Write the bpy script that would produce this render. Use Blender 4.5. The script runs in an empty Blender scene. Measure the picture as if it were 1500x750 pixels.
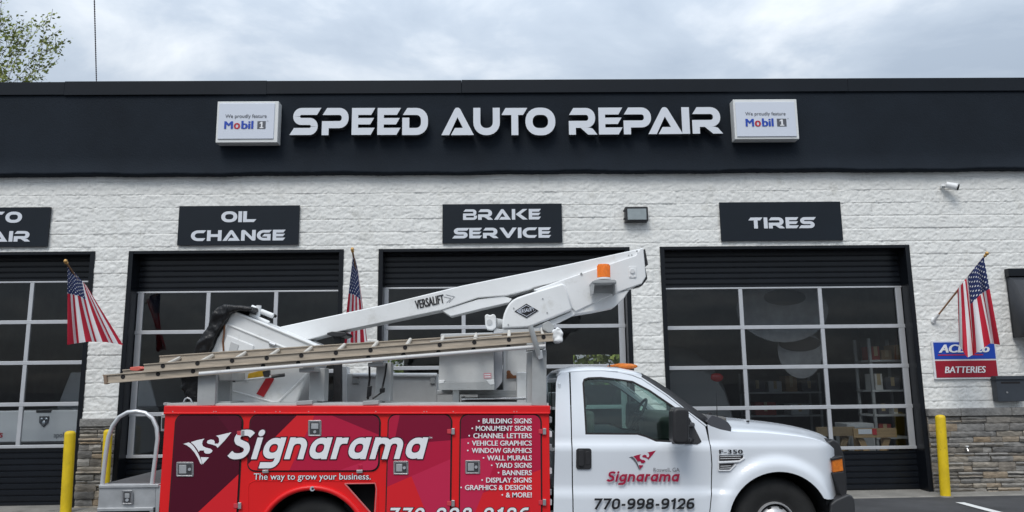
import bpy, bmesh, math, random
import numpy as np
from mathutils import Vector, Matrix
random.seed(7); np.random.seed(7)
C = bpy.context.scene
COL = C.collection
rad = math.radians

# ------------------------------------------------------------------ camera
PITCH, YAW, ROLL, CAMZ, FPX = rad(9.5025), rad(1.0803), rad(-0.6515), 1.65, 1127.0
fw = Vector((math.sin(YAW)*math.cos(PITCH), math.cos(YAW)*math.cos(PITCH), math.sin(PITCH)))
r0 = Vector((math.cos(YAW), -math.sin(YAW), 0)); u0 = r0.cross(fw)
rt = math.cos(ROLL)*r0 + math.sin(ROLL)*u0
up = -math.sin(ROLL)*r0 + math.cos(ROLL)*u0
cd = bpy.data.cameras.new('camera'); cam = bpy.data.objects.new('camera', cd); COL.objects.link(cam)
cam.matrix_world = Matrix(((rt.x, up.x, -fw.x, 0), (rt.y, up.y, -fw.y, 0), (rt.z, up.z, -fw.z, CAMZ), (0, 0, 0, 1)))
cd.sensor_width = 36; cd.lens = 36*FPX/1500; cd.clip_end = 3000; cd.clip_start = 0.05
C.camera = cam
# ------------------------------------------------------------------ light
SUN_EL, SUN_AZ = rad(52), rad(200)          # azimuth clockwise from +Y; behind and left of the camera
w = bpy.data.worlds.new('World'); C.world = w; w.use_nodes = True
nt = w.node_tree; nt.nodes.clear()
def N(t, typ, **kw):
    n = t.nodes.new(typ)
    for k, v in kw.items(): setattr(n, k, v)
    return n
def L(t, a, b): t.links.new(a, b)
out = N(nt, 'ShaderNodeOutputWorld'); bg = N(nt, 'ShaderNodeBackground'); L(nt, bg.outputs[0], out.inputs[0])
bg.inputs[1].default_value = 0.11
sky = N(nt, 'ShaderNodeTexSky', sky_type='NISHITA'); sky.sun_disc = False
sky.sun_elevation = SUN_EL; sky.sun_rotation = SUN_AZ; sky.dust_density = 2.0
tc = N(nt, 'ShaderNodeTexCoord'); sep = N(nt, 'ShaderNodeSeparateXYZ'); L(nt, tc.outputs['Generated'], sep.inputs[0])
# project the view direction on a flat cloud deck: dir.xy / (dir.z + .12)
zz = N(nt, 'ShaderNodeMath', operation='MAXIMUM'); L(nt, sep.outputs[2], zz.inputs[0]); zz.inputs[1].default_value = 0.0
za = N(nt, 'ShaderNodeMath', operation='ADD'); L(nt, zz.outputs[0], za.inputs[0]); za.inputs[1].default_value = 0.16
cmb = N(nt, 'ShaderNodeCombineXYZ')
for i in (0, 1):
    d = N(nt, 'ShaderNodeMath', operation='DIVIDE'); L(nt, sep.outputs[i], d.inputs[0]); L(nt, za.outputs[0], d.inputs[1]); L(nt, d.outputs[0], cmb.inputs[i])
n1 = N(nt, 'ShaderNodeTexNoise'); n1.inputs['Scale'].default_value = 2.3; n1.inputs['Detail'].default_value = 9; n1.inputs['Roughness'].default_value = 0.55; n1.inputs['Distortion'].default_value = 0.3
L(nt, cmb.outputs[0], n1.inputs['Vector'])
r1 = N(nt, 'ShaderNodeValToRGB'); L(nt, n1.outputs[0], r1.inputs[0])
e = r1.color_ramp.elements
e[0].position = 0.34; e[0].color = (0.46, 0.54, 0.645, 1); e[1].position = 0.70; e[1].color = (0.90, 0.95, 1.0, 1)
e2 = r1.color_ramp.elements.new(0.5); e2.color = (0.57, 0.65, 0.75, 1)
# overcast sky: brighter towards the zenith
gr = N(nt, 'ShaderNodeMapRange'); L(nt, zz.outputs[0], gr.inputs[0])
gr.inputs[1].default_value = 0.0; gr.inputs[2].default_value = 1.0; gr.inputs[3].default_value = 2.6; gr.inputs[4].default_value = 17.0
sc_ = N(nt, 'ShaderNodeVectorMath', operation='SCALE'); L(nt, r1.outputs[0], sc_.inputs[0]); L(nt, gr.outputs[0], sc_.inputs['Scale'])
mx = N(nt, 'ShaderNodeMix', data_type='RGBA'); mx.inputs[0].default_value = 0.88
L(nt, sky.outputs[0], mx.inputs[6]); L(nt, sc_.outputs[0], mx.inputs[7]); L(nt, mx.outputs[2], bg.inputs[0])
sl = bpy.data.lights.new('sun', 'SUN'); sl.energy = 1.3; sl.angle = rad(25); sl.color = (1.0, 0.96, 0.90)
so = bpy.data.objects.new('sun', sl); COL.objects.link(so)
sd = Vector((math.sin(SUN_AZ)*math.cos(SUN_EL), math.cos(SUN_AZ)*math.cos(SUN_EL), math.sin(SUN_EL)))
so.rotation_euler = sd.to_track_quat('Z', 'Y').to_euler(); so.location = (0, -20, 30)
C.view_settings.view_transform = 'Standard'; C.view_settings.look = 'None'; C.view_settings.gamma = 1
C.view_settings.exposure = 0.35
C.view_settings.use_curve_mapping = False
C.cycles.max_bounces = 10; C.cycles.transparent_max_bounces = 16

# ------------------------------------------------------------------ measuring helpers
def W(px, py, Y):
    d = fw*FPX + rt*(px-750) - up*(py-375); t = Y/d.y
    return Vector((d.x*t, Y, CAMZ + d.z*t))
TY, TILT = 7.2, 0.0115
TR = Matrix.Translation((0, TY, 0.0)) @ Matrix.Rotation(TILT, 4, 'Y')       # the truck's own frame: x forward, y away from the camera, z up
TRI = TR.inverted()
def T(px, py, v=0.0):
    p = None
    # the frame is turned about Y only, so the depth v stays TY+v
    return TRI @ W(px, py, TY+v)
I4 = Matrix.Identity(4)

# ------------------------------------------------------------------ materials
MATS = {}
def M(name, col, rough=.5, metal=0., var=.0, vs=4., bump=0., bs=60., coat=0., spec=.5, dirt=None, ds=3., dth=.58, stretch=None, bd=.01):
    m = bpy.data.materials.new(name); m.use_nodes = True; t = m.node_tree; b = t.nodes['Principled BSDF']
    b.inputs['Roughness'].default_value = rough; b.inputs['Metallic'].default_value = metal
    b.inputs['Coat Weight'].default_value = coat; b.inputs['Coat Roughness'].default_value = .06
    b.inputs['Specular IOR Level'].default_value = spec
    tcn = N(t, 'ShaderNodeTexCoord'); src = tcn.outputs['Object']
    if stretch:
        mp = N(t, 'ShaderNodeMapping'); mp.inputs['Scale'].default_value = stretch; L(t, src, mp.inputs[0]); src = mp.outputs[0]
    cur = None
    if var > 0:
        n = N(t, 'ShaderNodeTexNoise'); n.inputs['Scale'].default_value = vs; n.inputs['Detail'].default_value = 8; n.inputs['Roughness'].default_value = .6
        L(t, src, n.inputs['Vector']); rp = N(t, 'ShaderNodeValToRGB'); L(t, n.outputs[0], rp.inputs[0])
        rp.color_ramp.elements[0].position = .3; rp.color_ramp.elements[1].position = .7
        rp.color_ramp.elements[0].color = (*[c*(1-var) for c in col], 1); rp.color_ramp.elements[1].color = (*[min(1, c*(1+var)) for c in col], 1)
        cur = rp.outputs[0]
    if dirt:
        n = N(t, 'ShaderNodeTexNoise'); n.inputs['Scale'].default_value = ds; n.inputs['Detail'].default_value = 10; n.inputs['Roughness'].default_value = .68
        L(t, src, n.inputs['Vector']); rp = N(t, 'ShaderNodeValToRGB'); L(t, n.outputs[0], rp.inputs[0])
        rp.color_ramp.elements[0].position = dth; rp.color_ramp.elements[1].position = min(.99, dth+.12)
        rp.color_ramp.elements[0].color = (0, 0, 0, 1); rp.color_ramp.elements[1].color = (dirt[3],)*3+(1,)
        mxn = N(t, 'ShaderNodeMix', data_type='RGBA'); L(t, rp.outputs[0], mxn.inputs[0])
        if cur: L(t, cur, mxn.inputs[6])
        else: mxn.inputs[6].default_value = (*col, 1)
        mxn.inputs[7].default_value = (*dirt[:3], 1); cur = mxn.outputs[2]
    if cur: L(t, cur, b.inputs['Base Color'])
    else: b.inputs['Base Color'].default_value = (*col, 1)
    if bump > 0:
        n = N(t, 'ShaderNodeTexNoise'); n.inputs['Scale'].default_value = bs; n.inputs['Detail'].default_value = 6
        L(t, src, n.inputs['Vector']); bn = N(t, 'ShaderNodeBump'); bn.inputs['Strength'].default_value = bump; bn.inputs['Distance'].default_value = bd
        L(t, n.outputs[0], bn.inputs['Height']); L(t, bn.outputs[0], b.inputs['Normal'])
    MATS[name] = m; return m
def glass(name, tint, ior=.05):
    m = bpy.data.materials.new(name); m.use_nodes = True; t = m.node_tree; t.nodes.clear()
    o = N(t, 'ShaderNodeOutputMaterial'); mxs = N(t, 'ShaderNodeMixShader'); lw = N(t, 'ShaderNodeLayerWeight'); lw.inputs[0].default_value = .5
    pw = N(t, 'ShaderNodeMath', operation='POWER'); L(t, lw.outputs['Facing'], pw.inputs[0]); pw.inputs[1].default_value = 5
    f = N(t, 'ShaderNodeMath', operation='MULTIPLY_ADD'); L(t, pw.outputs[0], f.inputs[0]); f.inputs[1].default_value = 1-ior; f.inputs[2].default_value = ior
    a = N(t, 'ShaderNodeBsdfTransparent'); a.inputs[0].default_value = (*tint, 1); g = N(t, 'ShaderNodeBsdfGlossy'); g.inputs['Roughness'].default_value = 0.0
    L(t, f.outputs[0], mxs.inputs[0]); L(t, a.outputs[0], mxs.inputs[1]); L(t, g.outputs[0], mxs.inputs[2]); L(t, mxs.outputs[0], o.inputs[0])
    MATS[name] = m; return m

white_block = M('white_block_paint', (.83, .83, .80), .75, var=.03, vs=2.2, bump=.6, bs=120, bd=.010, spec=.3, dirt=(.58, .57, .52, .45), ds=2.6, dth=.58, stretch=(1.6, 1.6, .7))
stucco = M('dark_stucco', (.0115, .0165, .024), .85, var=.18, vs=1.3, bump=.7, bs=45, bd=.006, spec=.22, dirt=(.030, .036, .046, .45), ds=2.4, dth=.66)
coping_m = M('dark_coping_metal', (.0085, .012, .0175), .55, metal=.0, var=.12, vs=1.5, spec=.2)
black_paint = M('black_door_paint', (.0065, .0085, .0125), .30, var=.2, vs=3, spec=.4)
black_trim = M('black_trim_paint', (.005, .0065, .0095), .3, var=.1, vs=3, spec=.35)
silver = M('aluminium_rail', (.62, .63, .65), .42, metal=.55, var=.05, vs=6)
tint_glass = glass('door_glass', (.86, .88, .89), .038)
truck_glass = glass('truck_glass', (.70, .81, .78), .05)
sign_black = M('sign_black', (.011, .0155, .022), .4, var=.08, vs=2, spec=.25)
letter_white = M('letter_white', (.69, .72, .77), .35)
letter_return = M('letter_return', (.05, .055, .06), .5)
sign_white = M('sign_face_white', (.66, .70, .78), .3)
sign_case = M('sign_case', (.72, .73, .72), .4, var=.04, dirt=(.4, .38, .33, .5), ds=5, dth=.62)
ink_black = M('ink_black', (.012, .012, .014), .4)
ink_grey = M('ink_grey', (.10, .105, .12), .4)
ink_blue = M('ink_blue', (.010, .06, .42), .4)
ink_red = M('ink_red', (.50, .012, .03), .4)
ink_crimson = M('ink_crimson', (.36, .008, .045), .35)
ink_white = M('ink_white', (.82, .83, .85), .35)
asphalt = M('asphalt', (.055, .056, .060), .9, var=.35, vs=1.2, bump=.7, bs=160, bd=.006, dirt=(.11, .11, .11, .6), ds=.9, dth=.60)
concrete = M('concrete', (.23, .22, .20), .9, var=.2, vs=3, bump=.3, bs=90, dirt=(.10, .095, .085, .8), ds=4, dth=.55)
road_paint = M('road_paint', (.74, .75, .74), .7, var=.08, vs=9, dirt=(.2, .2, .2, .8), ds=14, dth=.62)
bollard_m = M('yellow_bollard', (.74, .52, .010), .5, var=.16, vs=7, bump=.2, bs=30, dirt=(.13, .10, .03, .85), ds=13, dth=.605, stretch=(1, 1, .55))
truck_white = M('truck_white', (.72, .755, .80), .26, var=.02, vs=2, coat=.6, dirt=(.66, .66, .66, .4), ds=2.3, dth=.62)
fibre_white = M('fibreglass_white', (.76, .77, .77), .42, var=.04, vs=3, dirt=(.50, .49, .45, .45), ds=4, dth=.57)
lift_grey = M('weathered_grey_paint', (.52, .53, .53), .5, var=.10, vs=5, bump=.1, bs=60, dirt=(.22, .17, .12, .7), ds=9, dth=.67)
rack_grey = M('rack_grey', (.36, .37, .37), .5, var=.12, vs=6, dirt=(.20, .16, .12, .6), ds=12, dth=.66)
red_m = M('truck_red', (.74, .016, .018), .34, var=.03, vs=3, coat=.08, spec=.3)
red_deep = M('wrap_maroon', (.075, .003, .016), .34, coat=.08, spec=.3)
red_mid = M('wrap_wine', (.21, .005, .030), .34, coat=.08, spec=.3)
red_crim = M('wrap_crimson', (.46, .012, .050), .34, coat=.08, spec=.3)
red_rose = M('wrap_rose', (.54, .022, .075), .34, coat=.08, spec=.3)
red_brt = M('wrap_red', (.68, .018, .026), .34, coat=.08, spec=.3)
black_plastic = M('black_plastic', (.018, .018, .020), .5, var=.2, vs=9, bump=.2, bs=300, bd=.002)
rubber = M('tyre_rubber', (.016, .016, .016), .75, var=.3, vs=9)
gasket = M('gasket_black', (.008, .006, .007), .7)
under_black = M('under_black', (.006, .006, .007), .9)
chrome = M('chrome', (.75, .76, .78), .18, metal=1.)
latch_m = M('latch_steel', (.55, .55, .56), .32, metal=.8, var=.1, vs=20)
alu = M('worn_aluminium', (.48, .49, .50), .42, metal=.55, var=.15, vs=7, dirt=(.2, .2, .2, .6), ds=9, dth=.62)
alu_top = M('body_top_coating', (.50, .51, .50), .6, var=.12, vs=5, dirt=(.25, .23, .2, .6), ds=6, dth=.6)
amber = M('amber_lens', (.85, .20, .01), .22, var=.15, vs=30)
amber_dark = M('amber_marker', (.62, .17, .02), .25, var=.2, vs=40)
ladder_m = M('ladder_fibreglass', (.43, .365, .29), .7, var=.25, vs=5, stretch=(1.2, 6, 12), dirt=(.30, .13, .05, .7), ds=1.6, dth=.64)
rung_m = M('ladder_rung', (.62, .58, .52), .5, metal=.3, var=.1, vs=9)
vinyl = M('black_vinyl', (.006, .006, .007), .34, var=.2, vs=8, bump=.9, bs=22, bd=.02, spec=.4, stretch=(1, 1, .35))
cloth_red = M('flag_red', (.50, .010, .034), .8, bump=.1, bs=200)
cloth_white = M('flag_white', (.76, .75, .76), .8, bump=.1, bs=200)
wood_pole = M('pole_wood', (.30, .16, .08), .5, var=.2, vs=12)
gold = M('finial_gold', (.62, .36, .12), .4, metal=.5)
leaf_m = M('leaf', (.25, .29, .07), .6, var=.35, vs=3)
bark_m = M('bark', (.09, .075, .06), .9, var=.3, vs=10)
wood_m = M('pine_board', (.42, .28, .14), .7, var=.2, vs=5, stretch=(1, 6, 12))
card_m = M('cardboard', (.36, .24, .13), .8, var=.12, vs=5)
grey_int = M('workshop_wall', (.20, .205, .21), .85, var=.2, vs=2)
floor_int = M('workshop_floor', (.20, .20, .195), .6, var=.25, vs=2)
hedge_m = M('foliage_dark', (.045, .065, .022), .7, var=.45, vs=1.2)
hedge_l = M('foliage_light', (.11, .16, .03), .7, var=.4, vs=1.5)
car_silver = M('car_paint_pale', (.16, .165, .17), .35, coat=.3)
lens_red = M('lens_red', (.45, .01, .015), .2)
seat_m = M('seat_cloth', (.16, .155, .14), .8, var=.15, vs=8)
dash_m = M('dash_plastic', (.11, .105, .095), .6)
beige_m = M('trim_beige', (.34, .32, .27), .7)
rust_m = M('rust', (.17, .07, .03), .9, var=.4, vs=20)
refl_yel = M('reflective_yellow', (.70, .42, .03), .4, var=.15, vs=25)
refl_red = M('reflective_red', (.42, .010, .018), .35)
screen_m = M('lamp_lens', (.30, .34, .35), .25, var=.08, vs=12)
navy = None

# random colour for every stone of the veneer
stone_m = bpy.data.materials.new('ledge_stone'); stone_m.use_nodes = True
t = stone_m.node_tree; b = t.nodes['Principled BSDF']; b.inputs['Roughness'].default_value = .85
g = N(t, 'ShaderNodeNewGeometry'); rp = N(t, 'ShaderNodeValToRGB'); L(t, g.outputs['Random Per Island'], rp.inputs[0]); rp.color_ramp.interpolation = 'LINEAR'
els = rp.color_ramp.elements; els[0].position = 0; els[0].color = (.12, .115, .11, 1); els[1].position = 1; els[1].color = (.30, .225, .15, 1)
for p_, c_ in ((.2, (.27, .26, .245, 1)), (.4, (.17, .155, .135, 1)), (.55, (.33, .315, .29, 1)), (.7, (.22, .195, .165, 1)), (.85, (.33, .295, .245, 1))):
    k = els.new(p_); k.color = c_
tcn = N(t, 'ShaderNodeTexCoord'); mp = N(t, 'ShaderNodeMapping'); mp.inputs['Scale'].default_value = (1, 1, 2.5); L(t, tcn.outputs['Object'], mp.inputs[0])
n = N(t, 'ShaderNodeTexNoise'); n.inputs['Scale'].default_value = 9; n.inputs['Detail'].default_value = 9; n.inputs['Roughness'].default_value = .65; L(t, mp.outputs[0], n.inputs['Vector'])
r2 = N(t, 'ShaderNodeMapRange'); L(t, n.outputs[0], r2.inputs[0]); r2.inputs[1].default_value = .3; r2.inputs[2].default_value = .7; r2.inputs[3].default_value = .55; r2.inputs[4].default_value = 1.45
s_ = N(t, 'ShaderNodeVectorMath', operation='SCALE'); L(t, rp.outputs[0], s_.inputs[0]); L(t, r2.outputs[0], s_.inputs['Scale']); L(t, s_.outputs[0], b.inputs['Base Color'])
bn = N(t, 'ShaderNodeBump'); bn.inputs['Strength'].default_value = .9; bn.inputs['Distance'].default_value = .02; L(t, n.outputs[0], bn.inputs['Height']); L(t, bn.outputs[0], b.inputs['Normal'])

# flag canton: blue with staggered white dots read from the cloth's own UVs
canton_m = bpy.data.materials.new('flag_canton'); canton_m.use_nodes = True
t = canton_m.node_tree; b = t.nodes['Principled BSDF']; b.inputs['Roughness'].default_value = .8
uvn = N(t, 'ShaderNodeUVMap'); sp = N(t, 'ShaderNodeSeparateXYZ'); L(t, uvn.outputs[0], sp.inputs[0])
def lattice(ou, ov):
    ds_ = []
    for i, (k, o, asp) in enumerate(((6, ou, 1.0), (5, ov, .8))):
        a = N(t, 'ShaderNodeMath', operation='MULTIPLY_ADD'); L(t, sp.outputs[i], a.inputs[0]); a.inputs[1].default_value = k; a.inputs[2].default_value = o
        f_ = N(t, 'ShaderNodeMath', operation='FRACT'); L(t, a.outputs[0], f_.inputs[0])
        s2 = N(t, 'ShaderNodeMath', operation='SUBTRACT'); L(t, f_.outputs[0], s2.inputs[0]); s2.inputs[1].default_value = .5
        m2 = N(t, 'ShaderNodeMath', operation='MULTIPLY'); L(t, s2.outputs[0], m2.inputs[0]); L(t, s2.outputs[0], m2.inputs[1]); ds_.append(m2)
    ad = N(t, 'ShaderNodeMath', operation='ADD'); L(t, ds_[0].outputs[0], ad.inputs[0]); L(t, ds_[1].outputs[0], ad.inputs[1]); return ad
la, lb = lattice(0, 0), lattice(.5, .5)
mn = N(t, 'ShaderNodeMath', operation='MINIMUM'); L(t, la.outputs[0], mn.inputs[0]); L(t, lb.outputs[0], mn.inputs[1])
lt = N(t, 'ShaderNodeMath', operation='LESS_THAN'); L(t, mn.outputs[0], lt.inputs[0]); lt.inputs[1].default_value = .022
mxn = N(t, 'ShaderNodeMix', data_type='RGBA'); L(t, lt.outputs[0], mxn.inputs[0]); mxn.inputs[6].default_value = (.014, .026, .11, 1); mxn.inputs[7].default_value = (.75, .75, .77, 1)
L(t, mxn.outputs[2], b.inputs['Base Color'])

# ------------------------------------------------------------------ mesh builder
def wm(o):
    m = o.matrix_basis.copy(); p = o.parent
    while p: m = p.matrix_basis @ m; p = p.parent
    return m
class MB:
    def __init__(s): s.v = []; s.f = []; s.m = []; s.mi = 0; s.uv = None
    def add(s, vs, fs):
        o = len(s.v); s.v += [tuple(x) for x in vs]; s.f += [tuple(i+o for i in f) for f in fs]; s.m += [s.mi]*len(fs); return s
    def box(s, a, b):
        x0, y0, z0 = a; x1, y1, z1 = b
        return s.add([(x0,y0,z0),(x1,y0,z0),(x1,y1,z0),(x0,y1,z0),(x0,y0,z1),(x1,y0,z1),(x1,y1,z1),(x0,y1,z1)],
                     [(0,3,2,1),(4,5,6,7),(0,1,5,4),(1,2,6,5),(2,3,7,6),(3,0,4,7)])
    def prism(s, poly, y0, y1):
        n = len(poly); vs = [(p[0], y0, p[1]) for p in poly]+[(p[0], y1, p[1]) for p in poly]
        return s.add(vs, [tuple(range(n)), tuple(range(2*n-1, n-1, -1))]+[(i, i+n, (i+1) % n+n, (i+1) % n) for i in range(n)])
    def tube(s, pts, r, n=10, closed=False):
        pts = [Vector(p) for p in pts]; rs = r if isinstance(r, (list, tuple)) else [r]*len(pts)
        rings = []; prev = None
        for i, p in enumerate(pts):
            if i == 0: d = pts[1]-p
            elif i == len(pts)-1: d = p-pts[i-1]
            else: d = (pts[i+1]-p).normalized()+(p-pts[i-1]).normalized()
            d.normalize()
            a = prev if prev else (Vector((0, 0, 1)) if abs(d.z) < .9 else Vector((1, 0, 0)))
            x = (a-d*a.dot(d)).normalized(); y = d.cross(x); prev = x
            rings.append([p+(x*math.cos(2*math.pi*k/n)+y*math.sin(2*math.pi*k/n))*rs[i] for k in range(n)])
        vs = [q for rg in rings for q in rg]; fs = []
        for i in range(len(rings)-1):
            for k in range(n): fs.append((i*n+k, i*n+(k+1) % n, (i+1)*n+(k+1) % n, (i+1)*n+k))
        fs.append(tuple(range(n-1, -1, -1))); fs.append(tuple(range((len(rings)-1)*n, len(rings)*n)))
        return s.add(vs, fs)
    def sph(s, c, r, n=12, m=8):
        r = r if isinstance(r, (tuple, list)) else (r, r, r); vs = [(c[0], c[1], c[2]-r[2])]; fs = []
        for j in range(1, m):
            th = math.pi*j/m-math.pi/2
            for k in range(n):
                ph = 2*math.pi*k/n; vs.append((c[0]+r[0]*math.cos(th)*math.cos(ph), c[1]+r[1]*math.cos(th)*math.sin(ph), c[2]+r[2]*math.sin(th)))
        vs.append((c[0], c[1], c[2]+r[2]))
        for k in range(n): fs.append((0, 1+(k+1) % n, 1+k)); fs.append((len(vs)-1, 1+(m-2)*n+k, 1+(m-2)*n+(k+1) % n))
        for j in range(m-2):
            for k in range(n): fs.append((1+j*n+k, 1+j*n+(k+1) % n, 1+(j+1)*n+(k+1) % n, 1+(j+1)*n+k))
        return s.add(vs, fs)
    def grid(s, rows):
        nr, nc = len(rows), len(rows[0])
        return s.add([p for r in rows for p in r], [(i*nc+j, i*nc+j+1, (i+1)*nc+j+1, (i+1)*nc+j) for i in range(nr-1) for j in range(nc-1)])
    def lathe(s, prof, c, n=32):                                     # axis = Y; prof: (radius, y)
        o = len(s.v); vs = []
        for r, y in prof:
            for k in range(n): a = 2*math.pi*k/n; vs.append((c[0]+r*math.cos(a), c[1]+y, c[2]+r*math.sin(a)))
        fs = [(i*n+k, i*n+(k+1) % n, (i+1)*n+(k+1) % n, (i+1)*n+k) for i in range(len(prof)-1) for k in range(n)]
        fs.append(tuple(range(n))); fs.append(tuple(range((len(prof)-1)*n, len(prof)*n)))
        return s.add(vs, fs)
    def build(s, name, mats, parent=None, space=I4, bevel=0, ang=35, recalc=True, seg=2):
        me = bpy.data.meshes.new(name); mats = mats if isinstance(mats, (list, tuple)) else [mats]
        X = (wm(parent).inverted() if parent else I4) @ space
        me.from_pydata([X @ Vector(v) for v in s.v], [], s.f)
        for m in mats: me.materials.append(m)
        for p, i in zip(me.polygons, s.m): p.material_index = i
        if recalc:
            bm = bmesh.new(); bm.from_mesh(me); bmesh.ops.recalc_face_normals(bm, faces=bm.faces); bm.to_mesh(me); bm.free()
        for p in me.polygons: p.use_smooth = True
        me.set_sharp_from_angle(angle=rad(ang))
        o = bpy.data.objects.new(name, me); COL.objects.link(o)
        if parent: o.parent = parent
        if bevel:
            md = o.modifiers.new('bevel', 'BEVEL'); md.width = bevel; md.segments = seg; md.limit_method = 'ANGLE'; md.angle_limit = rad(40); md.harden_normals = True
        return o
def tag(o, label, cat=None, group=None, kind=None):
    if label: o['label'] = label
    if cat: o['category'] = cat
    if group: o['group'] = group
    if kind: o['kind'] = kind
    return o
def thing(name, label, cat, loc=(0, 0, 0), group=None, mat=None):
    o = bpy.data.objects.new(name, None); COL.objects.link(o); o.empty_display_size = .2
    o.matrix_basis = mat if mat is not None else Matrix.Translation(loc)
    return tag(o, label, cat, group)
def rrect(x0, x1, z0, z1, r, n=5):
    p = []
    for cx, cz, a in ((x1-r, z0+r, -90), (x1-r, z1-r, 0), (x0+r, z1-r, 90), (x0+r, z0+r, 180)):
        for k in range(n+1): t_ = rad(a+90*k/n); p.append((cx+r*math.cos(t_), cz+r*math.sin(t_)))
    return p
# ---- text in the built-in font, stretched to a box: O corner, R right vector, U up vector, facing nv
def text(body, O, R, U, mat, parent, name='lettering', offset=0., shear=0., space=I4, depth=.0012, outline=None, spacing=1., olw=.03, lift=0., bold=0.):
    def one(off, bd_, mt, nm, dz, ref=None):
        cu = bpy.data.curves.new(nm, 'FONT'); cu.body = body; cu.size = 1; cu.offset = off; cu.shear = shear; cu.resolution_u = 3; cu.space_character = spacing; cu.fill_mode = 'FRONT'
        ob = bpy.data.objects.new(nm, cu); COL.objects.link(ob); bpy.context.view_layer.update()
        me = bpy.data.meshes.new_from_object(ob.evaluated_get(bpy.context.evaluated_depsgraph_get()))
        bpy.data.objects.remove(ob); bpy.data.curves.remove(cu)
        V = np.array([v.co[:] for v in me.vertices]); F = [tuple(p.vertices) for p in me.polygons]; bpy.data.meshes.remove(me)
        mn_, mx_ = (V.min(0), V.max(0)) if ref is None else ref
        if ref is None: mn_ = mn_-np.array([bd_, 0, 0]); mx_ = mx_+np.array([bd_, 0, 0])
        sh = [(0, 0)] if not bd_ else [(-bd_, 0), (0, 0), (bd_, 0), (-bd_*.5, 0), (bd_*.5, 0)]
        nv = R.cross(U).normalized(); X = (wm(parent).inverted() if parent else I4) @ space; vs = []; fs = []
        for k, (sx, sy) in enumerate(sh):
            o = len(vs); fs += [tuple(i+o for i in f) for f in F]
            for v in V:
                a = (v[0]+sx-mn_[0])/(mx_[0]-mn_[0]); b_ = (v[1]+sy-mn_[1])/(mx_[1]-mn_[1]); vs.append(X @ (O+R*a+U*b_+nv*(dz+lift+.00025*k)))
        me = bpy.data.meshes.new(nm); me.from_pydata(vs, [], fs); me.materials.append(mt)
        bm = bmesh.new(); bm.from_mesh(me); nl = (X.to_3x3() @ nv).normalized()
        bmesh.ops.remove_doubles(bm, verts=bm.verts, dist=1e-6); o2 = bmesh.ops.extrude_face_region(bm, geom=bm.faces[:])
        for v in [x for x in o2['geom'] if isinstance(x, bmesh.types.BMVert)]: v.co += nl*depth
        bmesh.ops.recalc_face_normals(bm, faces=bm.faces); bm.to_mesh(me); bm.free()
        for p in me.polygons: p.use_smooth = False
        oo = bpy.data.objects.new(nm, me); COL.objects.link(oo)
        if parent: oo.parent = parent
        return (mn_, mx_)
    ref = one(offset, bold, mat, name, .004)
    if outline: one(offset+.012, bold+olw, outline, 'lettering_outline', .001, ref)
def ttext(body, x0, y0, x1, y1, v, mat, parent, **k):                # truck-frame text in a photo box at depth v
    a, b_, c = T(x0, y1, v), T(x1, y1, v), T(x0, y0, v)
    text(body, a, Vector((b_.x-a.x, 0, 0)), Vector((0, 0, c.z-a.z)), mat, parent, space=TR, **k)
def tword(word, x0, y0, x1, y1, v, mat, parent, **k):
    a, b_, c = T(x0, y1, v), T(x1, y1, v), T(x0, y0, v); round_word(word, a, Vector((b_.x-a.x, 0, 0)), Vector((0, 0, c.z-a.z)), mat, parent, space=TR, **k)
def wtext(body, x0, y0, x1, y1, Y, mat, parent, **k):
    a, b_, c = W(x0, y1, Y), W(x1, y1, Y), W(x0, y0, Y)
    text(body, a, Vector((b_.x-a.x, 0, 0)), Vector((0, 0, c.z-a.z)), mat, parent, **k)

# ------------------------------------------------------------------ wide sign lettering (own strokes)
def stroke(path, wd, closed=False, radii=None, s0=None, s1=None, na=6):
    P = [Vector((a, b_)) for a, b_ in path]; n = len(P); Q = []
    radii = radii or [0]*n
    for i in range(n):
        if (i in (0, n-1) and not closed) or radii[i] <= 0: Q.append(P[i]); continue
        a, b_, c = P[i-1], P[i], P[(i+1) % n]; d0 = (a-b_).normalized(); d1 = (c-b_).normalized()
        ang = d0.angle(d1); tl = radii[i]/math.tan(ang/2); s_ = b_+d0*tl; e_ = b_+d1*tl
        cen = b_+(d0+d1).normalized()*(radii[i]/math.sin(ang/2)); v0 = s_-cen; v1 = e_-cen
        A0 = math.atan2(v0.y, v0.x); dA = math.atan2(v1.y, v1.x)-A0
        while dA > math.pi: dA -= 2*math.pi
        while dA < -math.pi: dA += 2*math.pi
        for k in range(na+1): t_ = A0+dA*k/na; Q.append(cen+Vector((math.cos(t_), math.sin(t_)))*radii[i])
    n = len(Q); Lf, Rt = [], []
    for i in range(n):
        dp = (Q[i]-Q[i-1]).normalized() if (i > 0 or closed) else None; dn = (Q[(i+1) % n]-Q[i]).normalized() if (i < n-1 or closed) else None
        if dp is None or dn is None:
            d = dn or dp; nrm = Vector((-d.y, d.x)); cut = (s0 if dp is None else s1); off = 0
            if cut: c = Vector(cut); off = (d.dot(c)/nrm.dot(c))*wd/2
            Lf.append(Q[i]+nrm*wd/2+d*off); Rt.append(Q[i]-nrm*wd/2-d*off)
        else:
            n0 = Vector((-dp.y, dp.x)); n1_ = Vector((-dn.y, dn.x)); m = (n0+n1_).normalized(); k = wd/2/max(.35, m.dot(n0))
            Lf.append(Q[i]+m*k); Rt.append(Q[i]-m*k)
    return Lf, Rt, closed
TT = .26; h = TT/2; SL = (.63, 1)
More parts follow.
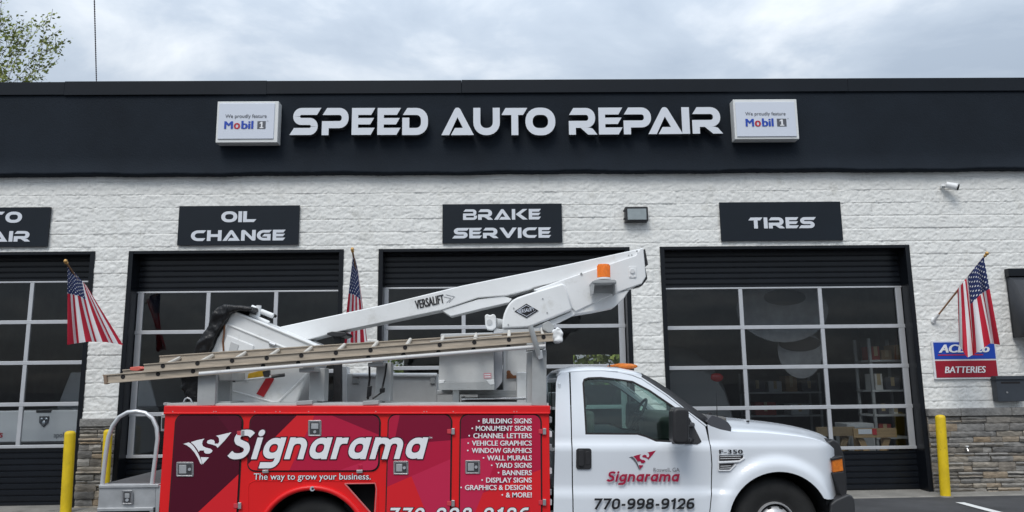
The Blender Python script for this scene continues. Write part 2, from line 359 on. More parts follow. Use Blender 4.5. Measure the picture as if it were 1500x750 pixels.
def glyph(ch):
    """list of polygons / strokes, and the letter's width"""
    S, Pl = [], []
    if ch == 'S': Wd = 1.03; S.append(stroke([(Wd, 1-h), (.04+h, 1-h), (.04+h, .5), (Wd-.04-h, .5), (Wd-.04-h, h), (0, h)], TT, radii=[0, .184, .184, .184, .184, 0], s0=SL, s1=SL))
    elif ch in 'PR':
        Wd = 1.0; S.append(stroke([(.1, 1-h), (Wd-h, 1-h), (Wd-h, .385), (h, .385), (h, 0)], TT, radii=[0, .22, .22, 0, 0], s0=SL))
        if ch == 'R': Pl.append([(.44, .256), (.80, .256), (.90, .22), (1.07, 0), (.72, 0)]); Wd = 1.07
    elif ch == 'E': Wd = .87; Pl.append([(0, 0), (.72, 0), (.87, .26), (.24, .26), (.24, .385), (.70, .385), (.84, .625), (.24, .625), (.24, .74), (.73, .74), (.88, 1), (0, 1)])
    elif ch == 'D': Wd = .95; S.append(stroke([(.1, 1-h), (Wd-h, 1-h), (Wd-h, h), (h, h), (h, .64)], TT, radii=[0, .30, .30, 0, 0], s0=SL))
    elif ch == 'A': Wd = 1.2; Pl.append([(0, 0), (.485, .94), (.53, .99), (.6, 1), (.655, .985), (.70, .94), (1.2, 0), (.352, 0), (.503, .26), (.794, .26), (.594, .65), (.29, 0)])
    elif ch == 'U': Wd = .98; S.append(stroke([(h, 1), (h, h), (Wd-h, h), (Wd-h, 1)], TT, radii=[0, .33, .33, 0]))
    elif ch == 'T': Wd = .95; Pl.append([(0, .74), (.15, 1), (Wd, 1), (Wd-.16, .74), (.61, .74), (.61, 0), (.36, 0), (.36, .74)])
    elif ch == 'O': Wd = 1.08; S.append(stroke([(h, h), (h, 1-h), (Wd-h, 1-h), (Wd-h, h)], TT, True, [.34]*4))
    elif ch == 'I': Wd = .25; Pl.append([(0, 0), (.25, 0), (.25, 1), (0, 1)])
    elif ch == 'L': Wd = .90; Pl.append([(0, 1), (.25, 1), (.25, .26), (.9, .26), (.74, 0), (0, 0)])
    elif ch == 'C': Wd = 1.03; S.append(stroke([(Wd-.08, 1-h), (h, 1-h), (h, h), (Wd-.11, h)], TT, radii=[0, .36, .36, 0], s0=SL, s1=SL))
    elif ch == 'H': Wd = 1.0; Pl += [[(0, 0), (.25, 0), (.25, .37), (.75, .37), (.75, 0), (1, 0), (1, 1), (.75, 1), (.75, .63), (.25, .63), (.25, 1), (0, 1)]]
    elif ch == 'N': Wd = 1.0; Pl.append([(0, 0), (0, .92), (.04, .98), (.1, 1), (.2, 1), (.27, .96), (.75, .36), (.75, 1), (1, 1), (1, .08), (.96, .02), (.9, 0), (.8, 0), (.73, .04), (.25, .64), (.25, 0)])
    elif ch == 'G': Wd = 1.03; S.append(stroke([(Wd-.08, 1-h), (h, 1-h), (h, h), (Wd-.06-h, h), (Wd-.06-h, .50), (.45, .50)], .24, radii=[0, .36, .36, 0, 0, 0], s0=SL, s1=SL))
    elif ch == 'B': Wd = 1.0; S.append(stroke([(.1, 1-.11), (Wd-.05-.11, 1-.11), (Wd-.05-.11, .5), (.11, .5), (.11, .11), (Wd-.11, .11), (Wd-.11, .40)], .22, radii=[0, .15, .12, 0, 0, .16, 0], s0=SL))
    elif ch == 'K': Wd = 1.14; Pl += [[(0, 0), (.24, 0), (.24, 1), (0, 1)], [(.27, .5), (.78, 1), (1.12, 1), (.62, .51), (1.14, 0), (.78, 0)]]
    elif ch == 'V': Wd = 1.2; Pl.append([(0, 1), (.29, 1), (.6, .38), (.91, 1), (1.2, 1), (.72, .06), (.66, .005), (.54, .005), (.48, .06)])
    return S, Pl, Wd
def wide_glyph(mb, ch, x0, z0, sx, sz, yf, yb, side=None):
    """face at yf (towards the camera), back at yb"""
    S, Pl, Wd = glyph(ch); tr = lambda p: (x0+p[0]*sx, z0+p[1]*sz)
    dy = 0
    for Lf, Rt, cl in S:
        n = len(Lf); vs = []
        for y in (yf, yb): vs += [(tr(p)[0], y, tr(p)[1]) for p in Lf]+[(tr(p)[0], y, tr(p)[1]) for p in Rt]
        q = n if cl else n-1; face = [(i, (i+1) % n, n+(i+1) % n, n+i) for i in range(q)]; back = [tuple(2*n+k for k in f) for f in face]
        sd_ = [(i, (i+1) % n, 2*n+(i+1) % n, 2*n+i) for i in range(q)]+[(n+i, n+(i+1) % n, 3*n+(i+1) % n, 3*n+i) for i in range(q)]
        if not cl: sd_ += [(0, n, 3*n, 2*n), (n-1, 2*n-1, 4*n-1, 3*n-1)]
        mb.mi = 0; mb.add(vs, face); o = len(mb.v)-len(vs)
        mb.mi = side or 0; mb.f += [tuple(i+o for i in f) for f in back+sd_]; mb.m += [mb.mi]*(len(back)+len(sd_)); mb.mi = 0
        dy += .0006
    for pl in Pl:
        pts = [tr(p) for p in pl]; n = len(pts); y0 = yf+dy
        vs = [(p[0], y0, p[1]) for p in pts]+[(p[0], yb, p[1]) for p in pts]
        o = len(mb.v); mb.mi = 0; mb.add(vs, [tuple(range(n))]); mb.mi = side or 0
        fs = [tuple(range(2*n-1, n-1, -1))]+[(i, i+n, (i+1) % n+n, (i+1) % n) for i in range(n)]
        mb.f += [tuple(i+o for i in f) for f in fs]; mb.m += [mb.mi]*len(fs); mb.mi = 0; dy += .0006
def wide_line(mb, s, x0, x1, z0, z1, yf, yb, gap=.075):
    tot = sum(glyph(c)[2] for c in s)+gap*(len(s)-1); k = (x1-x0)/tot; x = x0
    for c in s: wide_glyph(mb, c, x, z0, k, z1-z0, yf, yb); x += (glyph(c)[2]+gap)*k

def catmull(P, n=5):
    o = []
    for i in range(len(P)-1):
        p = [Vector(P[max(0, min(len(P)-1, i+k))]) for k in (-1, 0, 1, 2)]
        for j in range(n):
            t_ = j/n; o.append(tuple(.5*((2*p[1])+(p[2]-p[0])*t_+(2*p[0]-5*p[1]+4*p[2]-p[3])*t_*t_+(3*p[1]-p[0]-3*p[2]+p[3])*t_**3)))
    return o+[tuple(P[-1])]
SCUR = catmull([(.86, 1.10), (.70, 1.20), (.47, 1.225), (.25, 1.17), (.16, .99), (.25, .81), (.47, .715), (.70, .61), (.80, .40), (.69, .20), (.44, .135), (.20, .16), (.02, .27)])
def round_word(word, O, R, U, mat, parent, wd=.275, shear=.27, space=I4, outline=None, olw=.13, gap=.17):
    """heavy rounded italic letters drawn with strokes; O corner, R and U span the whole word"""
    def lay(t_):
        x = 0; out_ = []
        for c in word:
            hw = .15
            G_ = {'S': (.96, [(SCUR, None, False)]),
                  '7': (.68, [([(.02, .905), (.60, .905), (.24, 0)], None, False)]), '0': (.70, [([(.10, .10), (.10, .90), (.60, .90), (.60, .10)], [.24]*4, True)]),
                  '9': (.70, [([(.10, .45), (.10, .90), (.60, .90), (.60, .45)], [.215]*4, True), ([(.60, .66), (.60, .10), (.10, .10)], [0, .30, 0], False)]),
                  '6': (.70, [([(.10, .10), (.10, .55), (.60, .55), (.60, .10)], [.215]*4, True), ([(.10, .34), (.10, .90), (.60, .90)], [0, .30, 0], False)]),
                  '8': (.70, [([(.13, .54), (.13, .90), (.57, .90), (.57, .54)], [.17]*4, True), ([(.10, .10), (.10, .51), (.60, .51), (.60, .10)], [.195]*4, True)]),
                  '1': (.50, [([(.34, 0), (.34, 1)], None, False), ([(.36, .90), (.06, .70)], None, False)]),
                  '2': (.68, [([(.10, .66), (.10, .90), (.58, .90), (.58, .56), (.14, .105), (.62, .105)], [0, .19, .20, .13, 0, 0], False)]),
                  '-': (.40, [([(.05, .40), (.37, .40)], None, False)]),
                  'i': (.30, [([(.15, 0), (.15, 1)], None, False), ([(.145, 1.31), (.155, 1.31)], None, 'dot')]),
                  'g': (.98, [([(.15, .16), (.15, .84), (.83, .84), (.83, .16)], [.31]*4, True), ([(.83, 1.0), (.83, -.28), (.05, -.28)], [0, .26, 0], False)]),
                  'n': (.96, [([(.15, 0), (.15, 1)], None, False), ([(.15, .55), (.15, .85), (.81, .85), (.81, 0)], [0, .29, .29, 0], False)]),
                  'a': (.98, [([(.15, .15), (.15, .85), (.83, .85), (.83, .15)], [.31]*4, True), ([(.83, 1.0), (.83, 0)], None, False)]),
                  'r': (.60, [([(.15, 0), (.15, 1)], None, False), ([(.15, .55), (.15, .85), (.62, .85)], [0, .29, 0], False)]),
                  'm': (1.50, [([(.15, 0), (.15, 1)], None, False), ([(.15, .55), (.15, .85), (.75, .85), (.75, 0)], [0, .27, .27, 0], False), ([(.75, .55), (.75, .85), (1.35, .85), (1.35, 0)], [0, .27, .27, 0], False)])}[c]
            for path, rad_, cl in G_[1]:
                pth = [(p[0]+x, p[1]) for p in path]
                if cl == 'dot':
                    cx_, cz_ = x+.15, 1.21; rr = .155+(t_-wd)/2; n = 16; A = [Vector((cx_+rr*math.cos(2*math.pi*k/n), cz_+rr*math.sin(2*math.pi*k/n))) for k in range(n)]; out_.append((A, [Vector((cx_, cz_))]*n, True))
                else:
                    if not cl and t_ > wd:                                  # outlines run past the stroke ends
                        e0 = (Vector(pth[0])-Vector(pth[1])).normalized()*(t_-wd)/2; e1 = (Vector(pth[-1])-Vector(pth[-2])).normalized()*(t_-wd)/2
                        pth = [tuple(Vector(pth[0])+e0)]+pth[1:-1]+[tuple(Vector(pth[-1])+e1)]
                    out_.append(stroke(pth, t_, bool(cl), rad_))
            x += G_[0]+gap
        return out_
    sh = lambda p: (p.x+shear*p.y, p.y)
    base = lay(wd); al = [sh(p) for Lf, Rt, c in base for p in Lf+Rt]; x0, x1 = min(p[0] for p in al), max(p[0] for p in al); z0, z1 = min(p[1] for p in al), max(p[1] for p in al)
    nv = R.cross(U).normalized()
    def make(ws, mt, nm, dz):
        mb = MB()
        for k, (Lf, Rt, cl) in enumerate(ws):
            P = lambda p, d: O+R*((sh(p)[0]-x0)/(x1-x0))+U*((sh(p)[1]-z0)/(z1-z0))+nv*d
            n = len(Lf); q = n if cl else n-1; vs = [P(p, dz+.0003*(k % 3)) for p in Lf]+[P(p, dz+.0003*(k % 3)) for p in Rt]+[P(p, dz-.002) for p in Lf]+[P(p, dz-.002) for p in Rt]
            fs = [(i, (i+1) % n, n+(i+1) % n, n+i) for i in range(q)]+[(i, 2*n+i, 2*n+(i+1) % n, (i+1) % n) for i in range(q)]+[(n+i, n+(i+1) % n, 3*n+(i+1) % n, 3*n+i) for i in range(q)]
            if not cl: fs += [(0, n, 3*n, 2*n), (n-1, 3*n-1, 4*n-1, 2*n-1)]
            mb.add(vs, fs)
        o = mb.build(nm, mt, parent, space=space, recalc=True)
        for p in o.data.polygons: p.use_smooth = False
    make(base, mat, 'lettering', .004)
    if outline: make(lay(wd+olw), outline, 'lettering_outline', .002)
# ------------------------------------------------------------------ ground
YW = 11.4
def gz(X, Y):
    X = max(-14, min(14, X)); a = .02+.004*X; b_ = -.085+.0345*X
    t_ = min(1, max(0, (Y-7.6)/(11.1-7.6))); t_ = t_*t_*(3-2*t_); return b_+(a-b_)*t_
xs = [-600, -150, -60, -30]+[-14+.7*i for i in range(41)]+[30, 60, 150, 600]; ys = [-600, -150, -50, -15, 0, 3, 5]+[6+.4*i for i in range(19)]+[15, 30, 60, 150, 600]
mb = MB(); mb.grid([[(x, y, gz(x, y)-.004) for x in xs] for y in ys]); tag(mb.build('ground', asphalt), 'dark asphalt lot in front of the garage', 'ground', kind='structure')
mb = MB(); cx_ = [-10+.5*i for i in range(41)]
mb.grid([[(x, y, gz(x, 11.1)+z) for x in cx_] for y, z in ((11.02, -.01), (11.05, .012), (11.75, .025))])
tag(mb.build('concrete_apron', concrete), 'pale concrete sill strip along the foot of the garage doors', 'apron', kind='structure')
def G(px, py):
    Y = 10.
    for _ in range(30):
        p = W(px, py, Y); e_ = p.z-gz(p.x, Y)
        d = W(px, py, 1).z-CAMZ; Y -= e_/d
    return p
a_, b_ = G(1406, 736.2), G(1462, 751); dr = (b_-a_); dr.z = 0; dr.normalize(); nrm = Vector((-dr.y, dr.x, 0))*.055; e_ = a_+dr*4.6
mb = MB(); rows = []
for k in range(12):
    p = a_+(e_-a_)*(k/11); rows.append([(q.x, q.y, gz(q.x, q.y)+.004) for q in (p-nrm, p+nrm)])
mb.grid(rows); tag(mb.build('parking_line', road_paint), 'white painted parking line on the asphalt beside a bollard', 'painted line', kind='structure')

# ------------------------------------------------------------------ the garage building
ZT = 3.668                                                           # head of the door openings
OPEN = [(-9.17, -6.0), (-5.478, -2.315), (-1.77, 1.975), (2.456, 6.233)]
ENT = (7.86, 8.95)
bld = thing('repair_garage', 'long white block garage with black parapet and four roll-up bay doors', 'building', (0, 13, 0))
def value_noise(x, z, sc, seed):
    x = x*sc; z = z*sc; xi = np.floor(x).astype(int); zi = np.floor(z).astype(int); fx = x-xi; fz = z-zi; fx = fx*fx*(3-2*fx); fz = fz*fz*(3-2*fz)
    def hs(i, j):
        n_ = (i*374761393+j*668265263+seed*1442695041) & 0x7fffffff; n_ = ((n_ ^ (n_ >> 13))*1274126177) & 0x7fffffff; return ((n_ ^ (n_ >> 16)) & 0xffff)/65535.
    return (hs(xi, zi)*(1-fx)+hs(xi+1, zi)*fx)*(1-fz)+(hs(xi, zi+1)*(1-fx)+hs(xi+1, zi+1)*fx)*fz
def block_wall():
    X0, X1, Z0, Z1 = -10.5, 10.5, -.05, 5.0; st = .0165
    ex = sorted([a for o in OPEN for a in o]+list(ENT)); xs_ = list(np.arange(X0, X1, st)); xs_ = sorted([x for x in xs_ if min(abs(x-q) for q in ex) > .009]+ex)
    ez = [ZT, 2.75]+[k*.2-.062+o_ for k in range(1, 25) for o_ in (-.009, 0, .009) if min(abs(k*.2-.062+o_-q) for q in (ZT, 2.75)) > .006]; zs_ = [z for z in np.arange(Z0, Z1, st) if min(abs(z-q) for q in ez) > .006]; zs_ = sorted(zs_+ez)
    xa, za_ = np.array(xs_), np.array(zs_); XX, ZZ = np.meshgrid(xa, za_)
    ch, bl = .2, .4; zo = ZZ+.062; row = np.floor(zo/ch).astype(int); xo = XX+.2*(row % 2)+.07; cl = np.floor(xo/bl).astype(int)
    dz = np.minimum(zo-row*ch, (row+1)*ch-zo); dx = np.minimum(xo-cl*bl, (cl+1)*bl-xo)
    fade = value_noise(XX, ZZ, 2.3, 21); edge = (1-(.15+.75*fade)*(1-np.clip(dz/.009, 0, 1)))*(1-.35*fade*(1-np.clip(dx/.012, 0, 1)))
    def hs(i, j, s_):
        n_ = (i*92837111+j*689287499+s_*283923481) & 0x7fffffff; n_ = ((n_ ^ (n_ >> 13))*1274126177) & 0x7fffffff; return ((n_ ^ (n_ >> 16)) & 0xffff)/65535.
    base = .007*hs(cl, row, 1)+.008
    tilt = ((zo-(row+.5)*ch)/ch)*(hs(cl, row, 2)-.5)*.012+((xo-(cl+.5)*bl)/bl)*(hs(cl, row, 3)-.5)*.012
    XB = XX+7.3*hs(cl, row, 7); ZB = ZZ+5.1*hs(cl, row, 8)
    rg = .006*(value_noise(XB*.8+ZB*.5, ZB-.3*XB, 13, 5)-.5)+.009*(.5-2*np.abs(value_noise(XB+ZB*.5, ZB-XB*.4, 24, 9)-.5))+.010*(.5-2*np.abs(value_noise(XB-ZB*.6, ZB*1.2, 40, 13)-.5))+.006*(value_noise(XX, ZZ, 55, 3)-.5)
    Y = YW+.010-(base+tilt+rg)*edge
    nx, nz = len(xa), len(za_); idx = np.arange(nx*nz).reshape(nz, nx)
    xc = (xa[:-1]+xa[1:])/2; zc = (za_[:-1]+za_[1:])/2; keep = np.ones((nz-1, nx-1), bool)
    for a, b_ in OPEN: keep &= ~((zc[:, None] < ZT) & (xc[None] > a) & (xc[None] < b_))
    keep &= ~((zc[:, None] < 2.75) & (xc[None] > ENT[0]) & (xc[None] < ENT[1]))
    J, Ii = np.nonzero(keep)
    fs = np.stack([idx[J, Ii], idx[J, Ii+1], idx[J+1, Ii+1], idx[J+1, Ii]], 1)
    me = bpy.data.meshes.new('block_wall'); V = np.stack([XX.ravel()-0, Y.ravel()-13, ZZ.ravel()], 1)
    me.from_pydata(V.tolist(), [], fs.tolist()); me.materials.append(white_block)
    for p in me.polygons: p.use_smooth = True
    o = bpy.data.objects.new('block_wall', me); COL.objects.link(o); o.parent = bld
block_wall()
# shell: reveals, side and rear walls, roof, floor, partition
mb = MB()
for a, b_ in OPEN:
    mb.box((a-.05, YW+.012, ZT+.002), (b_+.05, YW+.30, ZT+.12))
prev = -10.5
for a, b_ in OPEN+[ENT]:
    if a-prev > .15: mb.box((prev+.10, YW+.02, -.1), (a-.10, YW+.28, 4.9))
    prev = b_
mb.box((prev+.1, YW+.02, -.1), (10.4, YW+.28, 4.9)); mb.box((-10.4, YW+.03, ZT+.13), (10.4, YW+.27, 4.9))
mb.build('wall_core', grey_int, bld)
mb = MB(); YB = 22.0
mb.box((-10.5, YW+.02, -.1), (-10.25, YB, 4.9)); mb.box((10.25, YW+.02, -.1), (10.5, YB, 4.9))
hol = [(-3.45, -2.65, 1.62, 2.95), (2.1, 5.45, 1.62, 2.47)]
mb.box((-10.25, YB-.2, -.1), (10.25, YB, 1.62)); mb.box((-10.25, YB-.2, 2.95), (10.25, YB, 4.9))
mb.box((-10.25, YB-.2, 1.62), (-3.45, YB, 2.95)); mb.box((-2.65, YB-.2, 1.62), (2.1, YB, 2.95)); mb.box((5.45, YB-.2, 1.62), (10.25, YB, 2.95)); mb.box((2.1, YB-.2, 2.47), (5.45, YB, 2.95))
mb.build('rear_wall', grey_int, bld)
mb = MB(); mb.box((-10.4, YW+.3, 4.7), (10.4, YB, 4.9)); mb.build('roof', grey_int, bld)
mb = MB(); mb.box((-10.3, YW+.26, -.12), (10.3, YB-.2, .03)); mb.build('workshop_floor', floor_int, bld)
# parapet
YP = 11.28
zt0, zb0 = W(750, 136, YP).z, W(750, 253, YP).z
def stucco_face():
    xs_ = np.arange(-10.6, 10.61, .06); pr = [(.16, zb0+.06), (.012, zb0+.06), (-.012, zb0+.012), (.004, zb0-.0), (.03, zb0-.006), (.012, zb0+.055)]
    prof = [(.2, zb0+.004), (.02, zb0), (-.012, zb0+.018), (-.014, zb0+.045), (.0, zb0+.066), (.0, zb0+.3), (.0, (zb0+zt0)/2), (.0, zt0+.05), (.24, zt0+.05)]
    rows = []
    for x in xs_:
        j = .010*math.sin(x*1.7)+.006*math.sin(x*5.1+1)+random.uniform(-.004, .004); rows.append([(x, YP+y+(random.uniform(-.002, .002) if k in (3, 4, 5) else 0), z+(j if k in (1, 2, 3, 4) else 0)) for k, (y, z) in enumerate(prof)])
    m_ = MB(); m_.grid(rows); m_.build('parapet', stucco, bld, ang=60)
stucco_face()
ztop = W(750, 117.2, YP-.03).z; zbc = W(750, 135.8, YP-.03).z
seams = [-10.6, W(95, 120, YP-.03).x, W(389, 118, YP-.03).x, W(676, 118, YP-.03).x, W(960, 117, YP-.03).x, W(1241, 114, YP-.03).x, 10.6]
mb = MB()
for i in range(6):
    o = -.006 if i in (1, 3) else (0 if i != 4 else -.003); q = .008 if i == 1 else 0
    mb.box((seams[i]+.002, YP-.028+o, zbc-q), (seams[i+1]+(.02 if i in (1, 3) else -.002), 11.5, ztop+q*.6+.002*i))
mb.build('coping', coping_m, bld, bevel=.004)

# doors
def garage_door(a, b_, tops, stiles, note=None):
    YD = YW+.20; zt, dzr = tops
    mb = MB(); th = .058                                             # slatted top and bottom sections
    def slats(z0, z1):
        z = z0; pts = []; P_ = .086
        while z < z1-.004:
            pts += [(d_, min(z1, z+q_)) for d_, q_ in ((0, 0), (0, .052), (.018, .066), (.018, .072), (.003, .077), (.003, P_-.001))]; z += P_
        mb.grid([[(x, YD+.02+d, z_) for d, z_ in pts] for x in (a+.02, b_-.02)])
    slats(zt, ZT+.02); zb = zt-4*dzr
    d = mb.build('garage_door', black_paint, bld, ang=20, recalc=False); mb = MB(); slats(.0, zb-.045); mb.build('bottom_section', black_paint, d, ang=20, recalc=False)
    mb = MB(); s0, s1 = stiles[0], stiles[-1]
    for k in range(5):
        z = zt-k*dzr; hh = (.024, .056, .056, .056, .045)[k]
        mb.box((s0-.055, YD-.004, z-hh/2), (s1+.055, YD+.04, z+hh/2))
    for i, s_ in enumerate(stiles):
        hw = .030 if 0 < i < 3 else .045
        for k in range(4):
            z1 = zt-k*dzr-(.012 if k == 0 else .028); z0 = zt-(k+1)*dzr+(.0225 if k == 3 else .028); mb.box((s_-hw, YD-.001, z0), (s_+hw, YD+.038, z1))
    mb.build('door_frame', silver, d, bevel=.004)
    mb = MB(); mb.box((s0, YD+.015, zb), (s1, YD+.021, zt)); mb.build('glazing', tint_glass, d)
    mb = MB()                                                        # black painted jambs and head
    for x0, x1 in ((a-.012, a+.055), (b_-.055, b_+.012)): mb.box((x0, YW-.022, .0), (x1, YD+.12, ZT+.012)); mb.build('door_jamb', black_trim, d, bevel=.004); mb = MB()
    mb.box((a+.056, YW-.018, ZT-.035), (b_-.056, YD+.12, ZT+.012)); mb.build('door_head', black_trim, d, bevel=.004)
    for q_ in (a+.02, b_-.10): mb = MB(); mb.box((q_, YD+.06, zb-.6), (q_+.08, YD+.14, zt+.5)); mb.build('door_track', black_paint, d)
    tag(d, note)
    return d
garage_door(*OPEN[0], (1.605+1.65, .603), [-9.0, -8.02, -7.0, -6.03])
garage_door(*OPEN[1], (1.432+1.65, .600), [-5.37, -4.358, -3.345, -2.34])
garage_door(*OPEN[2], (1.462+1.65, .600), [-1.70, -.522, .68, 1.865])
garage_door(*OPEN[3], (1.416+1.65, .5985), [2.47, 3.696, 4.916, 6.125])
# glazed entrance at the right edge
mb = MB(); mb.box((ENT[0], YW-.02, 0), (ENT[0]+.07, YW+.15, 2.75)); mb.box((ENT[1]-.07, YW-.02, 0), (ENT[1], YW+.15, 2.75)); mb.box((ENT[0]+.071, YW-.02, 2.65), (ENT[1]-.071, YW+.15, 2.75))
ed = mb.build('entrance_door', black_trim, bld, bevel=.004); mb = MB(); mb.box((ENT[0]+.05, YW+.06, .05), (ENT[1]-.05, YW+.07, 2.7)); mb.build('glazing', tint_glass, ed)
# stacked stone veneer on the piers
PIERS = [(-5.99, -5.49), (-2.305, -1.78), (1.985, 2.446), (6.247, ENT[0]-.005), (ENT[1]+.01, 10.5)]
SV = []
for a, b_ in PIERS:
    z = -.03; mb = MB()
    while z < 1.118:
        hh = min(random.choice([.05, .065, .08, .095, .11, .135]), 1.12-z)
        if 1.12-z-hh < .03: hh = 1.12-z
        x = a
        while x < b_-.001:
            ln = random.uniform(.13, .42); ln = b_-x if b_-x-ln < .09 else ln
            def st(x0, x1, z0, z1):
                d = random.uniform(.012, .065); g_ = .003; n_ = max(2, int((x1-x0)/.05)+1)
                top = []; bot = []
                for k in range(n_+1):
                    xx = x0+g_+(x1-x0-2*g_)*k/n_; jt = random.uniform(-.004, .003); jb = random.uniform(-.003, .004); dd = d+random.uniform(-.008, .008)-(.012 if k in (0, n_) else 0)
                    bot.append((xx, YW-.03-dd*.6, z0+g_+jb*.6)); top.append((xx, YW-.03-dd*.75+random.uniform(-.004, .004), z1-g_+jt*.6))
                mid = [((p[0]+q[0])/2, min(p[1], q[1])-random.uniform(.004, .014), p[2]*.45+q[2]*.55+random.uniform(-.004, .004)) for p, q in zip(bot, top)]
                bk0 = [(p[0], YW+.04, p[2]) for p in bot]; bk1 = [(p[0], YW+.04, p[2]) for p in top]
                o = len(mb.v); nn = n_+1; mb.add(bk0+bot+mid+top+bk1, [(r_*nn+k, r_*nn+k+1, (r_+1)*nn+k+1, (r_+1)*nn+k) for r_ in range(4) for k in range(n_)]+[(0, nn, 2*nn, 3*nn, 4*nn), (n_, n_+nn, n_+2*nn, n_+3*nn, n_+4*nn)])
            if hh > .09 and random.random() < .45:
                q = z+hh*random.uniform(.4, .6); st(x, x+ln, z, q); st(x, x+ln, q, z+hh)
            else: st(x, x+ln, z, z+hh)
            x += ln
        z += hh
    SV.append(mb.build('stone_veneer', stone_m, bld, ang=38))
mortar_m = M('mortar_dark', (.045, .042, .04), .95)
cap_m = M('sill_stone', (.22, .215, .205), .85, var=.25, vs=9, bump=.8, bs=25, bd=.02)
for (a, b_), sv in zip(PIERS, SV):
    mb = MB(); mb.box((a, YW-.028, -.05), (b_, YW+.02, 1.13)); mb.build('mortar_bed', mortar_m, sv)
    x = a; mb = MB()
    while x < b_-.001:
        ln = random.uniform(.45, .75); ln = b_-x if b_-x-ln < .3 else ln; mb.box((x+.002, YW-.085+random.uniform(-.004, .004), 1.125), (x+ln-.002, YW+.03, 1.238+random.uniform(-.003, .003))); x += ln
    mb.build('stone_cap', cap_m, sv, bevel=.014, seg=3)

# ------------------------------------------------------------------ signs on the building
YF = 11.13
LET = [('S', 427, 467.7, 158, 197.8), ('P', 471, 511, 158, 198), ('E', 514.8, 549.4, 158, 197.6), ('E', 552.5, 587, 158, 197.6), ('D', 589, 627, 158, 197.8), ('A', 646.5, 694, 157.5, 198), ('U', 693.4, 732, 157.8, 198),
       ('T', 734.8, 772.4, 158, 198), ('O', 770, 813, 157.6, 198.2), ('R', 833.6, 874, 158, 197.3), ('E', 877.5, 911, 157.5, 197), ('P', 914, 953, 157.3, 196.8), ('A', 950, 998.5, 156.8, 196.4), ('I', 999.7, 1009, 157, 196), ('R', 1014.8, 1057, 156.8, 195.8)]
sg = thing('channel_letter_sign', 'large white raised letters reading SPEED AUTO REPAIR across the black parapet', 'sign', W(742, 178, YP-.02))
for ch, x0, x1, y0, y1 in LET:
    a, b_ = W(x0, y1, YF), W(x1, y0, YF); mb = MB(); wide_glyph(mb, ch, a.x, a.z, (b_.x-a.x)/glyph(ch)[2], b_.z-a.z, YF, YF+.11, side=1); mb.build('letter', [letter_white, letter_return], sg, ang=30)
def lightbox(px, label, txt):
    (x0, y0, x1, y1), (i0, j0, i1, j1) = px
    a, b_ = W(x0, y1, YF-.03), W(x1, y0, YF-.03); root = thing('lightbox_sign', label, 'sign', ((a.x+b_.x)/2, YP, a.z), group='cabinet signs on the parapet')
    mb = MB(); mb.box((a.x, YF-.03, a.z), (b_.x, YP-.01, b_.z)); mb.build('cabinet', sign_case, root, bevel=.008)
    c, d = W(i0, j1, YF-.045), W(i1, j0, YF-.045); mb = MB(); mb.box((c.x, YF-.045, c.z), (d.x, YF-.029, d.z)); fc = mb.build('sign_face', sign_white, root, bevel=.004)
    yy = YF-.0455
    wtext('We proudly feature', *txt[0], yy, ink_grey, fc)
    m0, m1 = txt[1][0], txt[1][2]; ty, by = txt[1][1], txt[1][3]; u_ = (m1-m0)/41.
    wtext('M', m0, ty+.6, m0+12.2*u_, by, yy, ink_blue, fc, bold=.035)
    wtext('o', m0+13.4*u_, ty+3.1, m0+22.4*u_, by+.2, yy, ink_red, fc, bold=.035)
    wtext('bil', m0+24*u_, ty, m1, by, yy, ink_blue, fc, bold=.035)
    q0, q1 = txt[2][0], txt[2][2]; a2, b2 = W(q0, txt[2][3], yy), W(q1, txt[2][1], yy); mb = MB(); mb.box((a2.x, yy-.002, a2.z), (b2.x, yy+.001, b2.z)); mb.build('logo_square', ink_grey, fc)
    ww, hh_ = b2.x-a2.x, b2.z-a2.z; mb = MB(); mb.prism([(a2.x+ww*x_, a2.z+hh_*z_) for x_, z_ in ((.30, .10), (.74, .10), (.74, .22), (.62, .22), (.62, .90), (.46, .90), (.28, .76), (.28, .64), (.44, .70), (.44, .22), (.30, .22))], yy-.004, yy-.0015); mb.build('logo_numeral', ink_white, fc)
    wtext('TM', q1+1.4, txt[2][1]-.4, q1+3.6, txt[2][1]+.7, yy, ink_grey, fc)
lightbox(((315.5, 148.2, 408.5, 209), (318.5, 151, 402.5, 203.5)), 'white lit-box sign on the parapet beside the big letter S', ((330, 167.5, 390.5, 174.4), (328.3, 177.2, 371, 188.8), (376.7, 177.4, 389.4, 189)))
lightbox(((1077, 145.2, 1166.6, 204), (1080, 149, 1163.5, 200)), 'white lit-box sign on the parapet beside the last letter R', ((1091.8, 164.2, 1150.8, 170.6), (1092.4, 173.6, 1133.5, 185.3), (1138.6, 173.8, 1151.6, 185.4)))
def panel_sign(px, lines, label):
    x0, y0, x1, y1 = px; a, b_ = W(x0, y1, YW-.035), W(x1, y0, YW-.035); z0, z1 = 2.102+1.65+.0, 2.703+1.65
    a.z = z0-.0; b_.z = z1
    root = thing('service_sign', label, 'sign', ((a.x+b_.x)/2, YW, z0), group='black service signs over the bays')
    mb = MB(); mb.box((a.x, YW-.045, z0), (b_.x, YW-.02, z1)); mb.build('panel', sign_black, root, bevel=.003)
    mb = MB()
    for s_, u0_, v0_, u1_, v1_ in lines:
        p, q = W(u0_, v1_, YW-.047), W(u1_, v0_, YW-.047); wide_line(mb, s_, p.x, q.x, p.z, q.z, YW-.049, YW-.044)
    mb.build('lettering', letter_white, root, ang=30)
panel_sign((-103, 303, 75, 361), [('AUTO', -68, 310, 33, 327), ('REPAIR', -88, 338.3, 45.3, 354.8)], 'black panel sign reading AUTO REPAIR over the first bay')
